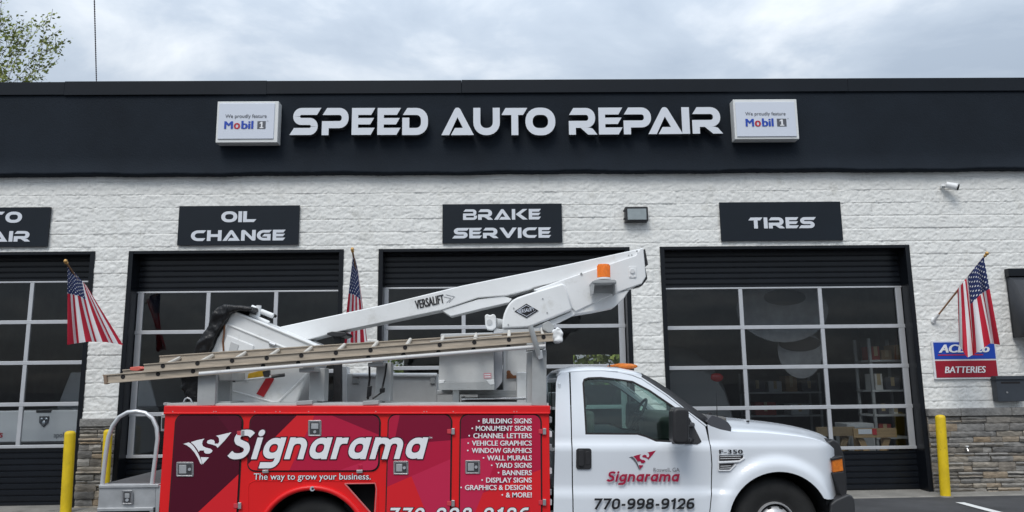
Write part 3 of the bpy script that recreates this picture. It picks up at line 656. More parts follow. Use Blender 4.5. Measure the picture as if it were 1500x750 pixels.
panel_sign((259.5, 303, 439.2, 360), [('OIL', 323.8, 309.3, 376, 325.6), ('CHANGE', 279.3, 336.5, 418.3, 353.2)], 'black panel sign reading OIL CHANGE')
panel_sign((648, 299, 822.6, 356), [('BRAKE', 678.3, 306, 792.2, 322.2), ('SERVICE', 664, 333, 807, 349.3)], 'black panel sign reading BRAKE SERVICE')
panel_sign((1056.5, 296, 1230.3, 353.3), [('TIRES', 1097, 318, 1193.2, 334.8)], 'black panel sign reading TIRES')
# battery sign
a, b_ = W(1369.3, 555.8, YW-.03), W(1457.3, 498.3, YW-.03)
bs_ = thing('battery_sign', 'blue and red metal sign reading BATTERIES, half covered by a flag', 'sign', ((a.x+b_.x)/2, YW, a.z))
mb = MB(); mb.box((a.x, YW-.04, a.z), (b_.x, YW-.012, b_.z)); mb.build('backing', M('battery_sign_white', (.75, .76, .78), .35), bs_, bevel=.004)
zs = W(1413, 527, YW-.04).z; mb = MB(); mb.box((a.x+.025, YW-.045, zs+.012), (b_.x-.025, YW-.039, b_.z-.025)); bp = mb.build('blue_field', ink_blue, bs_)
mb = MB(); mb.box((a.x+.025, YW-.045, a.z+.025), (b_.x-.025, YW-.039, zs-.012)); rpn = mb.build('red_field', M('battery_sign_red', (.33, .008, .025), .35), bs_)
wtext('ACDelco', 1374.8, 504.8, 1450, 516.8, YW-.046, ink_white, bp, bold=.045, offset=.008, shear=.25)
q = W(1374, 521, YW-.046); q2 = W(1440, 519.5, YW-.046); mb = MB(); mb.box((q.x, YW-.048, q.z), (q2.x, YW-.044, q.z+.016)); mb.build('underline', ink_red, bp)
wtext('BATTERIES', 1384, 537, 1444.7, 546.6, YW-.046, ink_white, rpn, bold=.03, shear=.2)
# wall pack light
a, b_ = W(916.5, 324.6, YW-.12), W(949, 302.6, YW-.12); cxl = (a.x+b_.x)/2
wp = thing('wall_light', 'black wall-pack light with pale lens between two service signs', 'wall light', (cxl, YW, a.z))
mb = MB(); mb.prism([(a.x, a.z), (b_.x, a.z+.004), (b_.x, b_.z), (a.x, b_.z)], YW-.13, YW-.0); mb.build('housing', black_plastic, wp, bevel=.012)
mb = MB(); mb.box((a.x+.03, YW-.138, a.z+.025), (b_.x-.03, YW-.129, b_.z-.035)); mb.build('lens', screen_m, wp, bevel=.003)
mb = MB(); mb.box((a.x-.02, YW-.1, a.z+.04), (a.x+.005, YW-.04, a.z+.065)); mb.box((a.x-.02, YW-.1, b_.z-.065), (a.x+.005, YW-.04, b_.z-.04)); mb.build('hinge', black_plastic, wp)
# camera
c0, c1 = W(1382, 270.5, YW-.09), W(1402.5, 274, YW-.16); sc0 = thing('security_camera', 'small white bullet security camera on the wall under the parapet', 'security camera', c0)
mb = MB(); mb.tube([c0+Vector((.04, 0, .0)), c1], [.048, .056], 16); mb.build('body', fibre_white, sc0, bevel=.004)
dv = (c1-c0).normalized(); mb = MB(); mb.tube([c1, c1+dv*.02], [.050, .050], 16); mb.build('lens', black_plastic, sc0)
mb = MB(); mb.tube([c0+Vector((.02, .055, -.01)), c0+Vector((.03, 0, -.02)), c0+Vector((.07, -.03, .0))], .014, 8); mb.tube([c0+Vector((.02, .06, -.01)), c0+Vector((.02, .035, -.01))], .04, 14); mb.build('bracket', fibre_white, sc0)
mb = MB(); k0 = c1+Vector((-.03, 0, .045)); mb.add([k0+Vector((-.16, .08, -.004)), k0+Vector((-.14, .14, -.006)), k0+Vector((.06, -.0, -.012)), k0+Vector((.03, -.06, -.012))], [(0, 1, 2, 3)]); ob = mb.build('sunshade', fibre_white, sc0); ob.modifiers.new('solid', 'SOLIDIFY').thickness = .006
# mailbox
a, b_ = W(1462.5, 588.3, YW-.14), W(1500, 550.3, YW-.14); mbx = thing('mailbox', 'dark wall-mounted drop box above the stone cap near the awning', 'mailbox', ((a.x+b_.x)/2, YW, a.z))
steel_d = M('dark_steel_box', (.040, .048, .060), .5, var=.12, vs=6)
mb = MB(); mb.box((a.x, YW-.14, a.z), (b_.x, YW-.02, b_.z-.05)); mb.build('box', steel_d, mbx, bevel=.006)
mb = MB(); mb.prism([(a.x-.012, b_.z-.055), (b_.x+.012, b_.z-.055), (b_.x+.012, b_.z), (a.x-.012, b_.z)], YW-.16, YW-.02); mb.build('lid', steel_d, mbx, bevel=.008)
mb = MB(); mb.tube([(a.x+.14, YW-.143, a.z+.13), (a.x+.14, YW-.15, a.z+.13)], .014, 12); mb.build('lock', latch_m, mbx); mb = MB(); mb.box((a.x+.07, YW-.143, b_.z-.11), (b_.x-.07, YW-.139, b_.z-.085)); mb.build('slot', gasket, mbx)
# spigot on the stone
q = W(1417, 658, YW-.12); sp_ = thing('wall_spigot', 'small pale hose spigot on the stone wall beside a bollard', 'spigot', q)
mb = MB(); mb.tube([q+Vector((0, .12, 0)), q, q+Vector((0, -.02, -.03))], .014, 8); mb.build('spout', latch_m, sp_); mb = MB(); mb.tube([q+Vector((0, 0, .0)), q+Vector((0, -.0, .035))], .008, 6); mb.sph(q+Vector((0, 0, .04)), (.025, .025, .008)); mb.build('tap_handle', fibre_white, sp_)
# awning
ax0, az0 = W(1470.5, 394.5, YW-.02).x, W(1470.5, 394.5, YW-.02).z; zb_ = W(1484, 495, YW-.02).z
aw = thing('awning', 'dark fabric awning over the glazed entrance above the drop box', 'awning', (8.3, YW, zb_))
aw_m = M('awning_fabric', (.030, .034, .042), .6, var=.12, vs=3, bump=.2, bs=120)
mb = MB(); mb.grid([[(x, YW-.05, az0-.10), (x, YW-.20, az0-.20), (x, YW-.42, az0-.62), (x, YW-.5, zb_+.16)] for x in (ax0+.02, 9.2)]); mb.grid([[(x, YW-.5, zb_+.16), (x, YW-.505, zb_)] for x in (ax0+.02, 9.2)])
for x in (ax0+.02, 9.2): mb.add([(x, YW-.02, az0-.10), (x, YW-.05, az0-.10), (x, YW-.20, az0-.20), (x, YW-.42, az0-.62), (x, YW-.5, zb_+.16), (x, YW-.505, zb_), (x, YW-.02, zb_)], [tuple(range(7))])
ob = mb.build('canopy', aw_m, aw, recalc=False); ob.modifiers.new('solid', 'SOLIDIFY').thickness = .006
mb = MB(); mb.box((ax0, YW-.12, az0-.12), (9.25, YW-.02, az0)); mb.build('head_rail', black_trim, aw, bevel=.006)
mb = MB(); mb.tube([(ax0+.03, YW-.04, az0-.12), (ax0+.03, YW-.04, zb_)], .02, 8); mb.tube([(ax0+.03, YW-.04, zb_+.02), (ax0+.03, YW-.5, zb_+.02)], .015, 8); mb.build('awning_frame', black_trim, aw)

# ------------------------------------------------------------------ bollards
def bollard(px, ty, by, dia, label, Y=None):
    Y = Y or 11.05; p = W(px[1], by, Y); q = W(px[0], ty, Y); z0 = gz(p.x, Y)-.02; root = thing('bollard', label, 'bollard', (p.x, Y, z0), group='yellow bollards at the door piers')
    r = dia/2; prof = [(r, z0), (r, q.z-.05), (r*.97, q.z-.03), (r*.8, q.z-.012), (r*.45, q.z-.002), (.001, q.z)]
    lean = (q.x-p.x); n = 24; mb = MB(); rows = []
    zz_ = list(np.linspace(z0, q.z-.05, 10)); prof = [(r, z) for z in zz_]+prof[2:]
    for rr, z in prof:
        f = (z-z0)/(q.z-z0); rows.append([(p.x+lean*f+rr*math.cos(2*math.pi*k/n), Y+rr*math.sin(2*math.pi*k/n), z) for k in range(n+1)])
    mb.grid(rows); mb.build('post', bollard_m, root, ang=50)
    mb = MB(); mb.lathe([(r*1.6, 0), (r*1.6, .001)], (0, 0, 0), 3) if False else mb.tube([(p.x, Y, z0-.02), (p.x, Y, z0+.03)], [r*1.7, r*1.5], 18); mb.build('footing', concrete, root)
bollard((1377, 1385), 607.5, 727, .135, 'yellow bollard in front of the long stone wall, under the battery sign')
bollard((103, 96.5), 631, 748, .14, 'yellow bollard standing clear of the truck, in front of the first bay', 11.0)
bollard((158.5, 152), 629, 747, .115, 'yellow bollard seen through the bent handrail behind the truck', 11.18)

# ------------------------------------------------------------------ flags
def flag(label, base, tip, depth_b, depth_t, top, bot, canton_frac, cth=.36, fold=.03, nfold=3.0, sag=0., keep=False, wav=.03, wn=2.5):
    """top: polyline of (px,py,Y) along the pole from the tip end; bot: lower edge of the hanging cloth"""
    P0, P1 = W(*base, depth_b), W(*tip, depth_t); root = thing('flag', label, 'flag', P0, group='american flags on the wall')
    d = (P1-P0).normalized(); mb = MB(); mb.tube([P0, P1], .0125, 10); mb.build('pole', wood_pole, root)
    mb = MB(); mb.tube([P1-d*.015, P1, P1+d*.012], [.018, .022, .014], 10); mb.sph(P1+d*.035, (.024, .024, .028), 10, 7); mb.build('finial', gold, root)
    mb = MB(); mb.tube([P0-d*.02, P0+d*.13], .021, 10); mb.sph(P0+Vector((0, .01, 0)), (.04, .02, .05)); mb.build('bracket', fibre_white, root)
    NS, NT = 52, 44
    def pl(arr, s_):
        k = s_*(len(arr)-1); i = min(len(arr)-2, int(k)); f = k-i; return [arr[i][j]*(1-f)+arr[i+1][j]*f for j in range(3)]
    rows = []; mats = []
    for j in range(NT+1):
        tt = j/NT; row = []
        for i in range(NS+1):
            s_ = i/NS; c = canton_frac; st_ = (s_/.54*c if s_ < .54 else c+(s_-.54)/.46*(1-c)) if c else s_
            wv = wav*(.25+.75*tt)*math.sin(2*math.pi*wn*s_)*(1 if tt > 0 else 0); st_ = min(1, max(0, st_+wv)); s_b = min(1, max(0, s_+wv))
            sm = st_ if keep else st_*(1-tt)+s_b*tt
            a = pl(top, sm); bb = pl(bot, st_ if keep else s_b); te = tt+sag*math.sin(math.pi*tt)*(s_-.5)
            x = a[0]+(bb[0]-a[0])*tt; y = a[1]+(bb[1]-a[1])*te; Y = a[2]+(bb[2]-a[2])*tt
            amp = fold*(.25+.75*tt); Y += -amp*math.cos(2*math.pi*wn*s_)+.3*amp*math.sin(s_*nfold*5.1*2+1+tt*4)
            row.append(W(x, y, Y))
        rows.append(row)
    mb = MB(); mb.grid(rows)
    ms = []
    for j in range(NT):
        for i in range(NS):
            st_ = int(i/(NS/13)); ms.append(2 if (j < NT*cth and st_ < 7) else (st_ % 2))
    mb.m = ms; ob = mb.build('cloth', [cloth_red, cloth_white, canton_m], root, ang=180, recalc=False)
    uv = ob.data.uv_layers.new(name='UVMap'); nc = NS+1
    for lp in ob.data.loops:
        j, i = divmod(lp.vertex_index, nc); uv.data[lp.index].uv = (min(1, (j/NT)/cth), min(1, (i/NS)/(7/13)))
flag('american flag fanned out wide beside the bay with the white pickup', (152, 470), (97.5, 385), YW-.03, 10.15,
     [(99, 391, 10.2), (109, 399, 10.4), (127, 419, 10.7)], [(98.5, 505, 10.3), (128, 500.5, 10.45), (155, 501, 10.7), (180.5, 505.5, 10.95)], .82, .33, fold=.04, wav=.035, wn=3.2)
flag('american flag hanging narrow behind the raised white boom', (533, 470), (516.5, 368), YW-.03, 10.3,
     [(517, 373, 10.35), (520.5, 379, 10.5), (524.5, 396, 10.7)], [(502, 505, 10.4), (512, 502, 10.55), (527, 503, 10.6), (538, 500, 10.8)], .93, .43, fold=.05, keep=True, wav=.10, wn=1.7)
flag('american flag draped in front of the blue and red battery sign', (1368, 469.5), (1443.5, 374), YW-.03, 10.45,
     [(1441, 376, 10.42), (1428, 391.5, 10.54), (1416, 407, 10.68), (1402.5, 424, 10.82)], [(1465, 505, 10.35), (1450, 503, 10.5), (1432, 516, 10.6), (1417, 524, 10.7), (1405, 506, 10.8)], .62, .36, fold=.06, wav=.075, wn=2.5)

# ================================================================== the bucket truck
TRUCK_M = TR @ Matrix.Translation((.1, 1.0, 0.0))
trk = thing('bucket_truck', 'white and red bucket truck with sign-shop lettering parked across the bays', 'truck', mat=TRUCK_M)
def pp(pts, v): return [(q.x, q.z) for q in (T(a, b_, v) for a, b_ in pts)]
def part(name, polys, mat, parent=None, bevel=.004, **k):
    """polys: (px outline, v_front, v_back)"""
    mb = MB()
    for pts, v0, v1 in polys: mb.prism(pp(pts, v0), v0, v1)
    return mb.build(name, mat, parent or trk, space=TR, bevel=bevel, **k)
def tubes(name, lst, mat, parent=None, n=10, bevel=0):
    mb = MB()
    for pts, r in lst: mb.tube([T(*p) for p in pts], r, n)
    return mb.build(name, mat, parent or trk, space=TR, bevel=bevel)
def arc(c, r, a0, a1, n): return [(c[0]+r*math.cos(rad(a0+(a1-a0)*k/n)), c[1]-r*math.sin(rad(a0+(a1-a0)*k/n))) for k in range(n+1)]
def smooth01(x): x = min(1, max(0, x)); return x*x*(3-2*x)
WC = T(1142, 765); RARCH = T(1216, 765).x-WC.x
WB, WL = T(900, 650).z, T(900, 721).z
def cabv(u, w_):
    v = 0.
    if w_ > WB-.03: v += .034*smooth01((w_-WB+.03)/.05)
    if w_ > WB+.03: v += .17*((w_-WB-.03)/.66)**1.35
    if w_ < WB-.02: v += .016*smooth01((WB-.02-w_)/.36)
    if w_ < WL+.02: v -= .024*smooth01((WL+.02-w_)/.035)
    return v
def fendv(u, w_):
    k = smooth01((u-T(1046, 680).x)/.26)
    v = cabv(u, w_) if w_ < WB+.03 else .034
    if w_ < WL+.05: v += .022*smooth01((WL+.02-w_)/.035)*k
    v = v*(1-.55*k)
    if w_ > WB-.0: v += .05*smooth01((w_-WB)/.2)*k*.6
    d = math.hypot(u-WC.x, w_-WC.z)-RARCH
    v -= .050*(1-smooth01((d-.035)/.11))*1.0
    fr = T(1196, 680).x
    if u > fr: v += .16*((u-fr)/.24)**2
    return v
def TS(px, py, fn):
    v = 0.
    for _ in range(5): q = T(px, py, v); v = fn(q.x, q.z)
    return q
def panel(name, faces, fn, mat, parent, du=.05, dw=.035, thick=.012, mirror=False, ang=50):
    bm = bmesh.new(); vd = {}
    for fc in faces:
        vs = []
        for p in fc:
            k = (round(p[0], 2), round(p[1], 2))
            if k not in vd: q = TS(p[0], p[1], fn); vd[k] = bm.verts.new((q.x, 0, q.z))
            vs.append(vd[k])
        bm.faces.new(vs)
    xs_ = [v.co.x for v in bm.verts]; zs_ = [v.co.z for v in bm.verts]
    for lo, hi, st, ax in ((min(xs_), max(xs_), du, 0), (min(zs_), max(zs_), dw, 2)):
        for k in range(1, int((hi-lo)/st)+1):
            co = Vector((0, 0, 0)); co[ax] = lo+k*st-.0013; no = Vector((0, 0, 0)); no[ax] = 1
            bmesh.ops.bisect_plane(bm, geom=bm.verts[:]+bm.edges[:]+bm.faces[:], plane_co=co, plane_no=no, dist=1e-5)
    bmesh.ops.triangulate(bm, faces=[f for f in bm.faces if len(f.verts) > 4])
    X = wm(parent).inverted() @ TR
    for f in bm.faces:
        f.normal_update()
        if f.normal.y > 0: f.normal_flip()
    for v in bm.verts:
        vv = fn(v.co.x, v.co.z); v.co = X @ Vector((v.co.x, (2.0-vv) if mirror else vv, v.co.z))
    if mirror: bmesh.ops.reverse_faces(bm, faces=bm.faces[:])
    for e_ in bm.edges: e_.smooth = len(e_.link_faces) > 1
    for f in bm.faces: f.smooth = True
    me = bpy.data.meshes.new(name); bm.to_mesh(me); bm.free(); me.materials.append(mat)
    o = bpy.data.objects.new(name, me); COL.objects.link(o); o.parent = parent
    md = o.modifiers.new('solid', 'SOLIDIFY'); md.thickness = thick; md.offset = -1
    return o
# ---- cab
WIN = [(857.5, 636.5), (853, 561), (855, 555), (862, 552.6), (880, 552), (902.7, 554.4), (927, 558), (952, 571), (988.6, 596), (1006, 609.5), (1026, 645), (1020, 649), (984, 648), (961, 647), (946, 640.5), (934, 637)]
Lm, Rm = (838, 637), (1038.4, 648)
DOOR_LO = [Lm, WIN[0]]+WIN[:9:-1]+[Rm, (1042, 680), (1041.3, 716), (1039, 750), (1036, 792), (842, 792), (840.3, 748)]
DOOR_UP = [Lm, (835.7, 545.5), (858, 544), (880, 543.5), (907, 545.8), (925, 550), (940, 556), (976, 580), (1007, 604), (1033, 625), Rm]+WIN[10::-1]
def inset(poly, d):
    P = [Vector(p) for p in poly]; n = len(P); o = []; A = sum(P[i].x*P[(i+1) % n].y-P[(i+1) % n].x*P[i].y for i in range(n)); s_ = 1 if A > 0 else -1
    for i in range(n):
        a = (P[i]-P[i-1]).normalized(); b_ = (P[(i+1) % n]-P[i]).normalized(); na = Vector((-a.y, a.x))*s_; nb = Vector((-b_.y, b_.x))*s_
        m = (na+nb).normalized(); o.append(tuple(P[i]+m*(d/max(.5, m.dot(na)))))
    return o
cab = part('cab_backing', [([(817, 642), (1062, 642), (1062, 792), (817, 792)], .06, .075)], under_black, bevel=0)  # black sheet behind the cab panels, stands in for shade in their seams
PILLAR = [(833.4, 545.5), (822, 547), (816.5, 552), (814.5, 561), (813.6, 600), (813, 660), (811, 748), (811, 792), (840, 792), (838.6, 748), (836.4, 640)]
panel('rear_pillar', [PILLAR], cabv, truck_white, cab); panel('rear_pillar', [PILLAR], cabv, truck_white, cab, mirror=True)
APIL = [(905, 543.6), (925, 546.5), (939.5, 551), (976, 576), (1007, 600.5), (1036, 622), (1034, 624.4), (1007, 602.8), (976, 578.7), (940, 554.7), (925, 548.9), (905, 545)]
panel('windshield_pillar', [APIL], cabv, truck_white, cab); panel('windshield_pillar', [APIL], cabv, truck_white, cab, mirror=True)
for mir in (False, True):
    dr = panel('door', [DOOR_LO, DOOR_UP], cabv, truck_white, trk, mirror=mir)
    IN = inset(WIN, 2.6)
    f2 = lambda u, w_: cabv(u, w_)+.004
    ring = MB(); A_ = [TS(*p, f2) for p in inset(WIN, -.6)]; B_ = [TS(*p, f2) for p in IN]
    n_ = len(A_)
    if mir:
        for q in A_+B_: q.y = 2-q.y
    sgn = -1 if mir else 1
    ring.add([q for q in A_]+[q for q in B_]+[q+Vector((0, .03*sgn, 0)) for q in B_], [(i, (i+1) % n_, n_+(i+1) % n_, n_+i) for i in range(n_)]+[(n_+i, n_+(i+1) % n_, 2*n_+(i+1) % n_, 2*n_+i) for i in range(n_)])
    ring.build('window_seal', gasket, dr, space=TR)
    panel('window', [inset(WIN, 1.5)], lambda u, w_: cabv(u, w_)+.018, truck_glass, dr, thick=.004, mirror=mir)
    sg_ = lambda v: 2-v if mir else v
    if not mir:
        part('door_handle', [(rrect(844, 866.5, 656.8, 687.5, 4), -.004, .03)], black_plastic, dr, bevel=.003); part('door_handle', [(rrect(847.5, 855.5, 659, 683, 2.5), -.022, .0), (rrect(857.5, 864.5, 661, 681, 3), -.008, .0)], black_plastic, dr, bevel=.004)
    # mirror with its sail
    SAIL = [(1009.5, 611), (1027.5, 647), (1022, 650.5), (984, 649.5), (986, 640)]
    mb = MB(); S_ = [TS(*p, cabv) for p in SAIL]
    for q in S_: q.y = q.y-.012
    vs = [Vector((q.x, sg_(q.y), q.z)) for q in S_]+[Vector((q.x, sg_(q.y+.05), q.z)) for q in S_]
    mb.add(vs, [tuple(range(5)), tuple(range(9, 4, -1))]+[(i, i+5, (i+1) % 5+5, (i+1) % 5) for i in range(5)])
    mr = mb.build('mirror', black_plastic, trk, space=TR, bevel=.004)
    mb = MB(); pts = pp(rrect(984.5, 1008.5, 597, 650.5, 8), -.26); mb.prism(pts, sg_(-.30), sg_(-.10)); mb.build('mirror_housing', black_plastic, mr, space=TR, bevel=.028, seg=4)
    mb = MB()
    for py in (622, 644):
        a = T(1003, py, -.18); b_ = T(1015, py, .06); a.y, b_.y = sg_(a.y), sg_(b_.y); mb.tube([a, b_], .02, 10)
    for py in (618, 632, 646): mb.prism(pp([(1003, py-5), (1010.5, py-4), (1010.5, py+4), (1003, py+5)], -.22), sg_(-.235), sg_(-.12))
    mb.build('mirror_arm', black_plastic, mr, space=TR, bevel=.006)
    if not mir: DOOR = dr
# door graphics
LOGO = [[(97, 292), (190, 265), (232, 292), (270, 330), (330, 420), (375, 510), (410, 600), (405, 640), (385, 620), (350, 540), (290, 440), (220, 360), (150, 310)],
        [(225, 262), (330, 228), (455, 203), (425, 240), (415, 290), (430, 330), (480, 355), (560, 375), (590, 400), (580, 430), (540, 455), (480, 455), (450, 435), (450, 402), (375, 402), (360, 428), (330, 375), (280, 310)],
        [(392, 515), (530, 520), (425, 635), (412, 590)],
        [(650, 155), (780, 125), (910, 95), (800, 230), (678, 357), (650, 325), (580, 300), (510, 285), (495, 262), (510, 235), (560, 217), (610, 225), (628, 255), (625, 290), (690, 285), (705, 250), (700, 200), (680, 170)]]
def pennant(x0, y0, sx, sy, v, m_flag, m_sl, parent):
    for k, pl in enumerate(LOGO): part('logo_pennant', [([(x0+a*sx, y0+b_*sy) for a, b_ in pl], v, v+.003)], m_sl if k == 0 else m_flag, parent, bevel=0)
pennant(916.8, 655.05, .0485, .051, .0, ink_crimson, ink_grey, DOOR)
VD = .012
tword('Signarama', 888.3, 690.3, 996.3, 710.3, VD-.016, ink_crimson, DOOR)
ttext('Roswell, GA', 957.3, 685.2, 995.4, 691.8, VD-.016, ink_grey, DOOR)
tword('770-998-9126', 870.8, 730, 1017.5, 746.6, VD-.040, ink_black, DOOR, wd=.19, shear=.16, gap=.10)
# roof, rear wall, windscreen
GUT = [(815, 551), (820, 546.6), (835, 544.6), (858, 543), (880, 542.6), (905, 543.8), (925, 546.6), (939.5, 551)]
TOPL = [(813.5, 545), (819, 540.5), (834, 536.8), (858, 535.3), (880, 536), (903, 538.2), (924, 542.2), (938, 547.3)]
mb = MB(); rows = []
for (gx, gy), (tx, ty) in zip(GUT, TOPL):
    g_ = TS(gx, gy, cabv); t_ = T(tx, ty, .55); row = []
    for v, f in ((g_.y, 0), (g_.y+.015, .22), (g_.y+.05, .5), (.32, .78), (.45, .93), (.65, 1.0), (1.0, 1.04)):
        row.append((g_.x+(t_.x-g_.x)*f, v, g_.z+(t_.z-g_.z)*f))
    row += [(p[0], 2-p[1], p[2]) for p in row[-2::-1]]; rows.append(row)
mb.grid(rows); rf = mb.build('roof', truck_white, trk, space=TR, ang=60); rf.modifiers.new('solid', 'SOLIDIFY').thickness = .012
mb = MB(); base = T(907, 539, .75)
for k, v in enumerate((.45, .75, 1.0, 1.25, 1.55)):
    q = T(908, 538.5, .75); mb = MB(); mb.sph((q.x+.03, v, q.z+.018-(.012 if v in (.45, 1.55) else 0)), (.10, .05, .028), 12, 7); mb.build('roof_marker_light', amber_dark, rf, space=TR)
q = T(893, 538, .6); mb = MB(); mb.tube([q-Vector((0, 0, .02)), q+Vector((0, 0, .05))], .006, 6); mb.box((q.x-.01, q.y-.02, q.z-.02), (q.x+.09, q.y+.02, q.z+.006)); mb.build('roof_aerial', black_plastic, rf, space=TR)
ub = T(815, 650).x+.03; mb = MB(); zt_, zm, zl = T(815, 556).z, T(815, 561).z, T(815, 640).z
mb.box((ub, .14, zl-.75), (ub+.03, 1.86, zl)); mb.box((ub, .22, zt_-.03), (ub+.03, 1.78, zt_+.02)); mb.box((ub, .14, zl), (ub+.03, .24, zt_-.03)); mb.box((ub, 1.76, zl), (ub+.03, 1.86, zt_-.03)); bw = mb.build('cab_back', truck_white, trk, space=TR, bevel=.01)
mb = MB(); mb.box((ub-.004, .22, zl+.01), (ub+.012, 1.78, zt_-.025)); mb.build('rear_window', truck_glass, bw, space=TR)
mb = MB(); mb.box((ub-.008, .25, zl-.0), (ub-.004, .29, zt_-.03)); mb.box((ub-.008, .95, zl), (ub-.004, .98, zt_-.03)); mb.build('rear_window_frame', gasket, bw, space=TR)
BLK0 = [(939.5, 546.6), (960, 557.6), (982.5, 572), (1013, 595), (1042, 616)]; BLK1 = [(939.5, 551.5), (960, 565), (979, 578), (1008, 601.5), (1036, 622.4)]
mb = MB(); rows = []
for a, b_ in zip(BLK0, BLK1):
    p = TS(*b_, cabv); q = T(*a, p.y+.07); rows.append([p+Vector((0, -.004, 0)), p+Vector((.01, .012, .01)), q])
mb.grid(rows); wsf = mb.build('windshield_frame', black_plastic, trk, space=TR); wsf.modifiers.new('solid', 'SOLIDIFY').thickness = .012
mb = MB(); rows = []
for a in BLK0: q = T(*a, .24); rows.append([(q.x, .25, q.z-.01), (q.x+.05, .6, q.z+.01), (q.x+.06, 1.0, q.z+.015), (q.x+.05, 1.4, q.z+.01), (q.x, 1.75, q.z-.01)])
mb.grid(rows); mb.build('windshield', truck_glass, trk, space=TR)
# cab interior
q0, q1 = T(842, 625, .5), T(900, 690, .5); it = MB(); it.box((q0.x+.02, .18, .55), (q0.x+.16, 1.82, T(850, 600, .6).z)); it.box((q0.x+.1, .18, .55), (q1.x+.1, 1.82, T(860, 655, .6).z))
it.box((q0.x+.03, .45, T(850, 600, .6).z+.01), (q0.x+.12, .75, T(850, 578, .6).z)); it.box((q0.x+.03, 1.25, T(850, 600, .6).z+.01), (q0.x+.12, 1.55, T(850, 578, .6).z)); it.build('seat', seat_m, trk, space=TR, bevel=.04, seg=3)
d0 = T(985, 608, .6); it = MB(); it.prism([(d0.x-.10, d0.z-.5), (d0.x-.13, d0.z-.05), (d0.x-.05, d0.z+.02), (d0.x+.42, d0.z+.0), (d0.x+.42, d0.z-.5)], .16, 1.84); it.build('dashboard', dash_m, trk, space=TR, bevel=.03)
sw = T(934, 607, 1.45); it = MB(); ax = Vector((-.85, 0, .5)).normalized(); e1 = Vector((0, 1, 0)); e2_ = ax.cross(e1)
it.tube([sw+(e1*math.cos(2*math.pi*k/20)+e2_*math.sin(2*math.pi*k/20))*.19 for k in range(21)], .015, 8); it.tube([sw, sw-ax*.35], .03, 8); it.tube([sw-e1*.18, sw+e1*.18], .02, 6); it.build('steering_wheel', black_plastic, trk, space=TR)
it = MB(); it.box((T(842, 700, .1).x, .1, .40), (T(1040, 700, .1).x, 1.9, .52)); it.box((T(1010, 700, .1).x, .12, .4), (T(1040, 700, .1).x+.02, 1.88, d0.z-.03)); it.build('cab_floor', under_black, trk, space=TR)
# fender, bonnet, nose
CRE = [(1036.5, 622.5), (1055, 629), (1073, 632.7), (1095, 633.3), (1116, 634), (1137, 635.6), (1158.6, 638), (1175, 640), (1190.6, 643), (1203, 646.5), (1212, 650.5), (1221, 656.5), (1227, 663), (1230.5, 671)]
ARC = arc((1142, 765), 74, 180, 28, 26)
FEN = [(1043.8, 680), (1042.8, 716), (1040.6, 750), (1038, 790), (1064, 790), (1067, 776)]+ARC+[(1212, 731.5), (1231.5, 728.6), (1226, 711), (1219, 693), (1217.5, 674)]+CRE[::-1]+[(1039.8, 648)]
fd = panel('fender', [FEN], fendv, truck_white, trk, du=.03, dw=.025); panel('fender', [FEN], fendv, truck_white, trk, du=.05, dw=.05, mirror=True)
HT = [(1043, 611), (1059, 612.2), (1075, 613.6), (1094, 615.2), (1112, 617), (1132, 619.2), (1152, 621.8), (1170, 625), (1186, 629), (1199, 633), (1210, 637.6), (1219, 644.5), (1226, 654), (1230, 667)]
mb = MB(); rows = []
for (cx_, cy_), (hx, hy) in zip(CRE, HT):
    g_ = TS(cx_, cy_, fendv); t_ = T(hx, hy, .7); row = [(g_.x, g_.y+.012, g_.z-.01)]
    for v, f in ((g_.y, .02), (g_.y+.02, .16), (g_.y+.06, .36), (.22, .60), (.30, .80), (.38, .95), (.46, 1.0), (.7, 1.0), (1.0, 1.04)):
        vv = max(v, g_.y+f*.1) if v < .3 else v; row.append((g_.x+(t_.x-g_.x)*min(1, max(0, (vv-g_.y)/(.72-g_.y)))**1.2, vv, g_.z+(t_.z-g_.z)*f))
    row += [(p[0], 2-p[1], p[2]) for p in row[-2::-1]]; rows.append(row)
mb.grid(rows); hd = mb.build('bonnet', truck_white, trk, space=TR, ang=70, recalc=True); sb = hd.modifiers.new('sub', 'SUBSURF'); sb.levels = 2; sb.render_levels = 2
part('cowl_cover', [([(1034, 617.5), (1043, 608), (1056, 612), (1067, 619), (1071.5, 626), (1071, 632.5), (1060, 632), (1046, 628.5)], .035, .30)], M('smoked_cowl', (.075, .078, .088), .22, coat=.5), fd, bevel=.004)
part('wiper_arm', [([(1033, 611), (1040, 603.5), (1044, 606), (1038, 613)], .25, .29)], black_plastic, fd); tubes('aerial', [([(1051, 626, .07), (1049.5, 575, .07)], [.006, .002]), ([(1051, 629, .05), (1051, 622, .07)], [.014, .008])], black_plastic, fd, 6)
part('washer_nozzle', [([(1095, 616), (1098, 616), (1098, 619), (1095, 619)], .3, .34)], black_plastic, hd)
part('nose_panel', [([(1210, 648), (1221, 643), (1230, 648), (1237.6, 669), (1241, 700), (1241.5, 722), (1236, 730), (1208, 730)], .16, 1.84)], black_plastic, bevel=.02, seg=3)
hl = part('headlight', [([(1219, 674.5), (1234, 671), (1236, 690), (1221, 692.5)], .06, .30)], amber_dark, bevel=.008)
part('headlight_bezel', [([(1217, 671.8), (1235, 668), (1235, 671), (1219, 674.8)], .05, .3), ([(1219.5, 693), (1236.5, 691), (1239.5, 707), (1240.5, 724), (1233, 728), (1227, 711)], .04, .3)], black_plastic, hl, bevel=.004)
mb = MB(); ob_ = [(1217, 738), (1226, 731.5), (1243, 724), (1249, 726.5), (1252.5, 732), (1253.5, 745), (1253, 775), (1215, 775)]
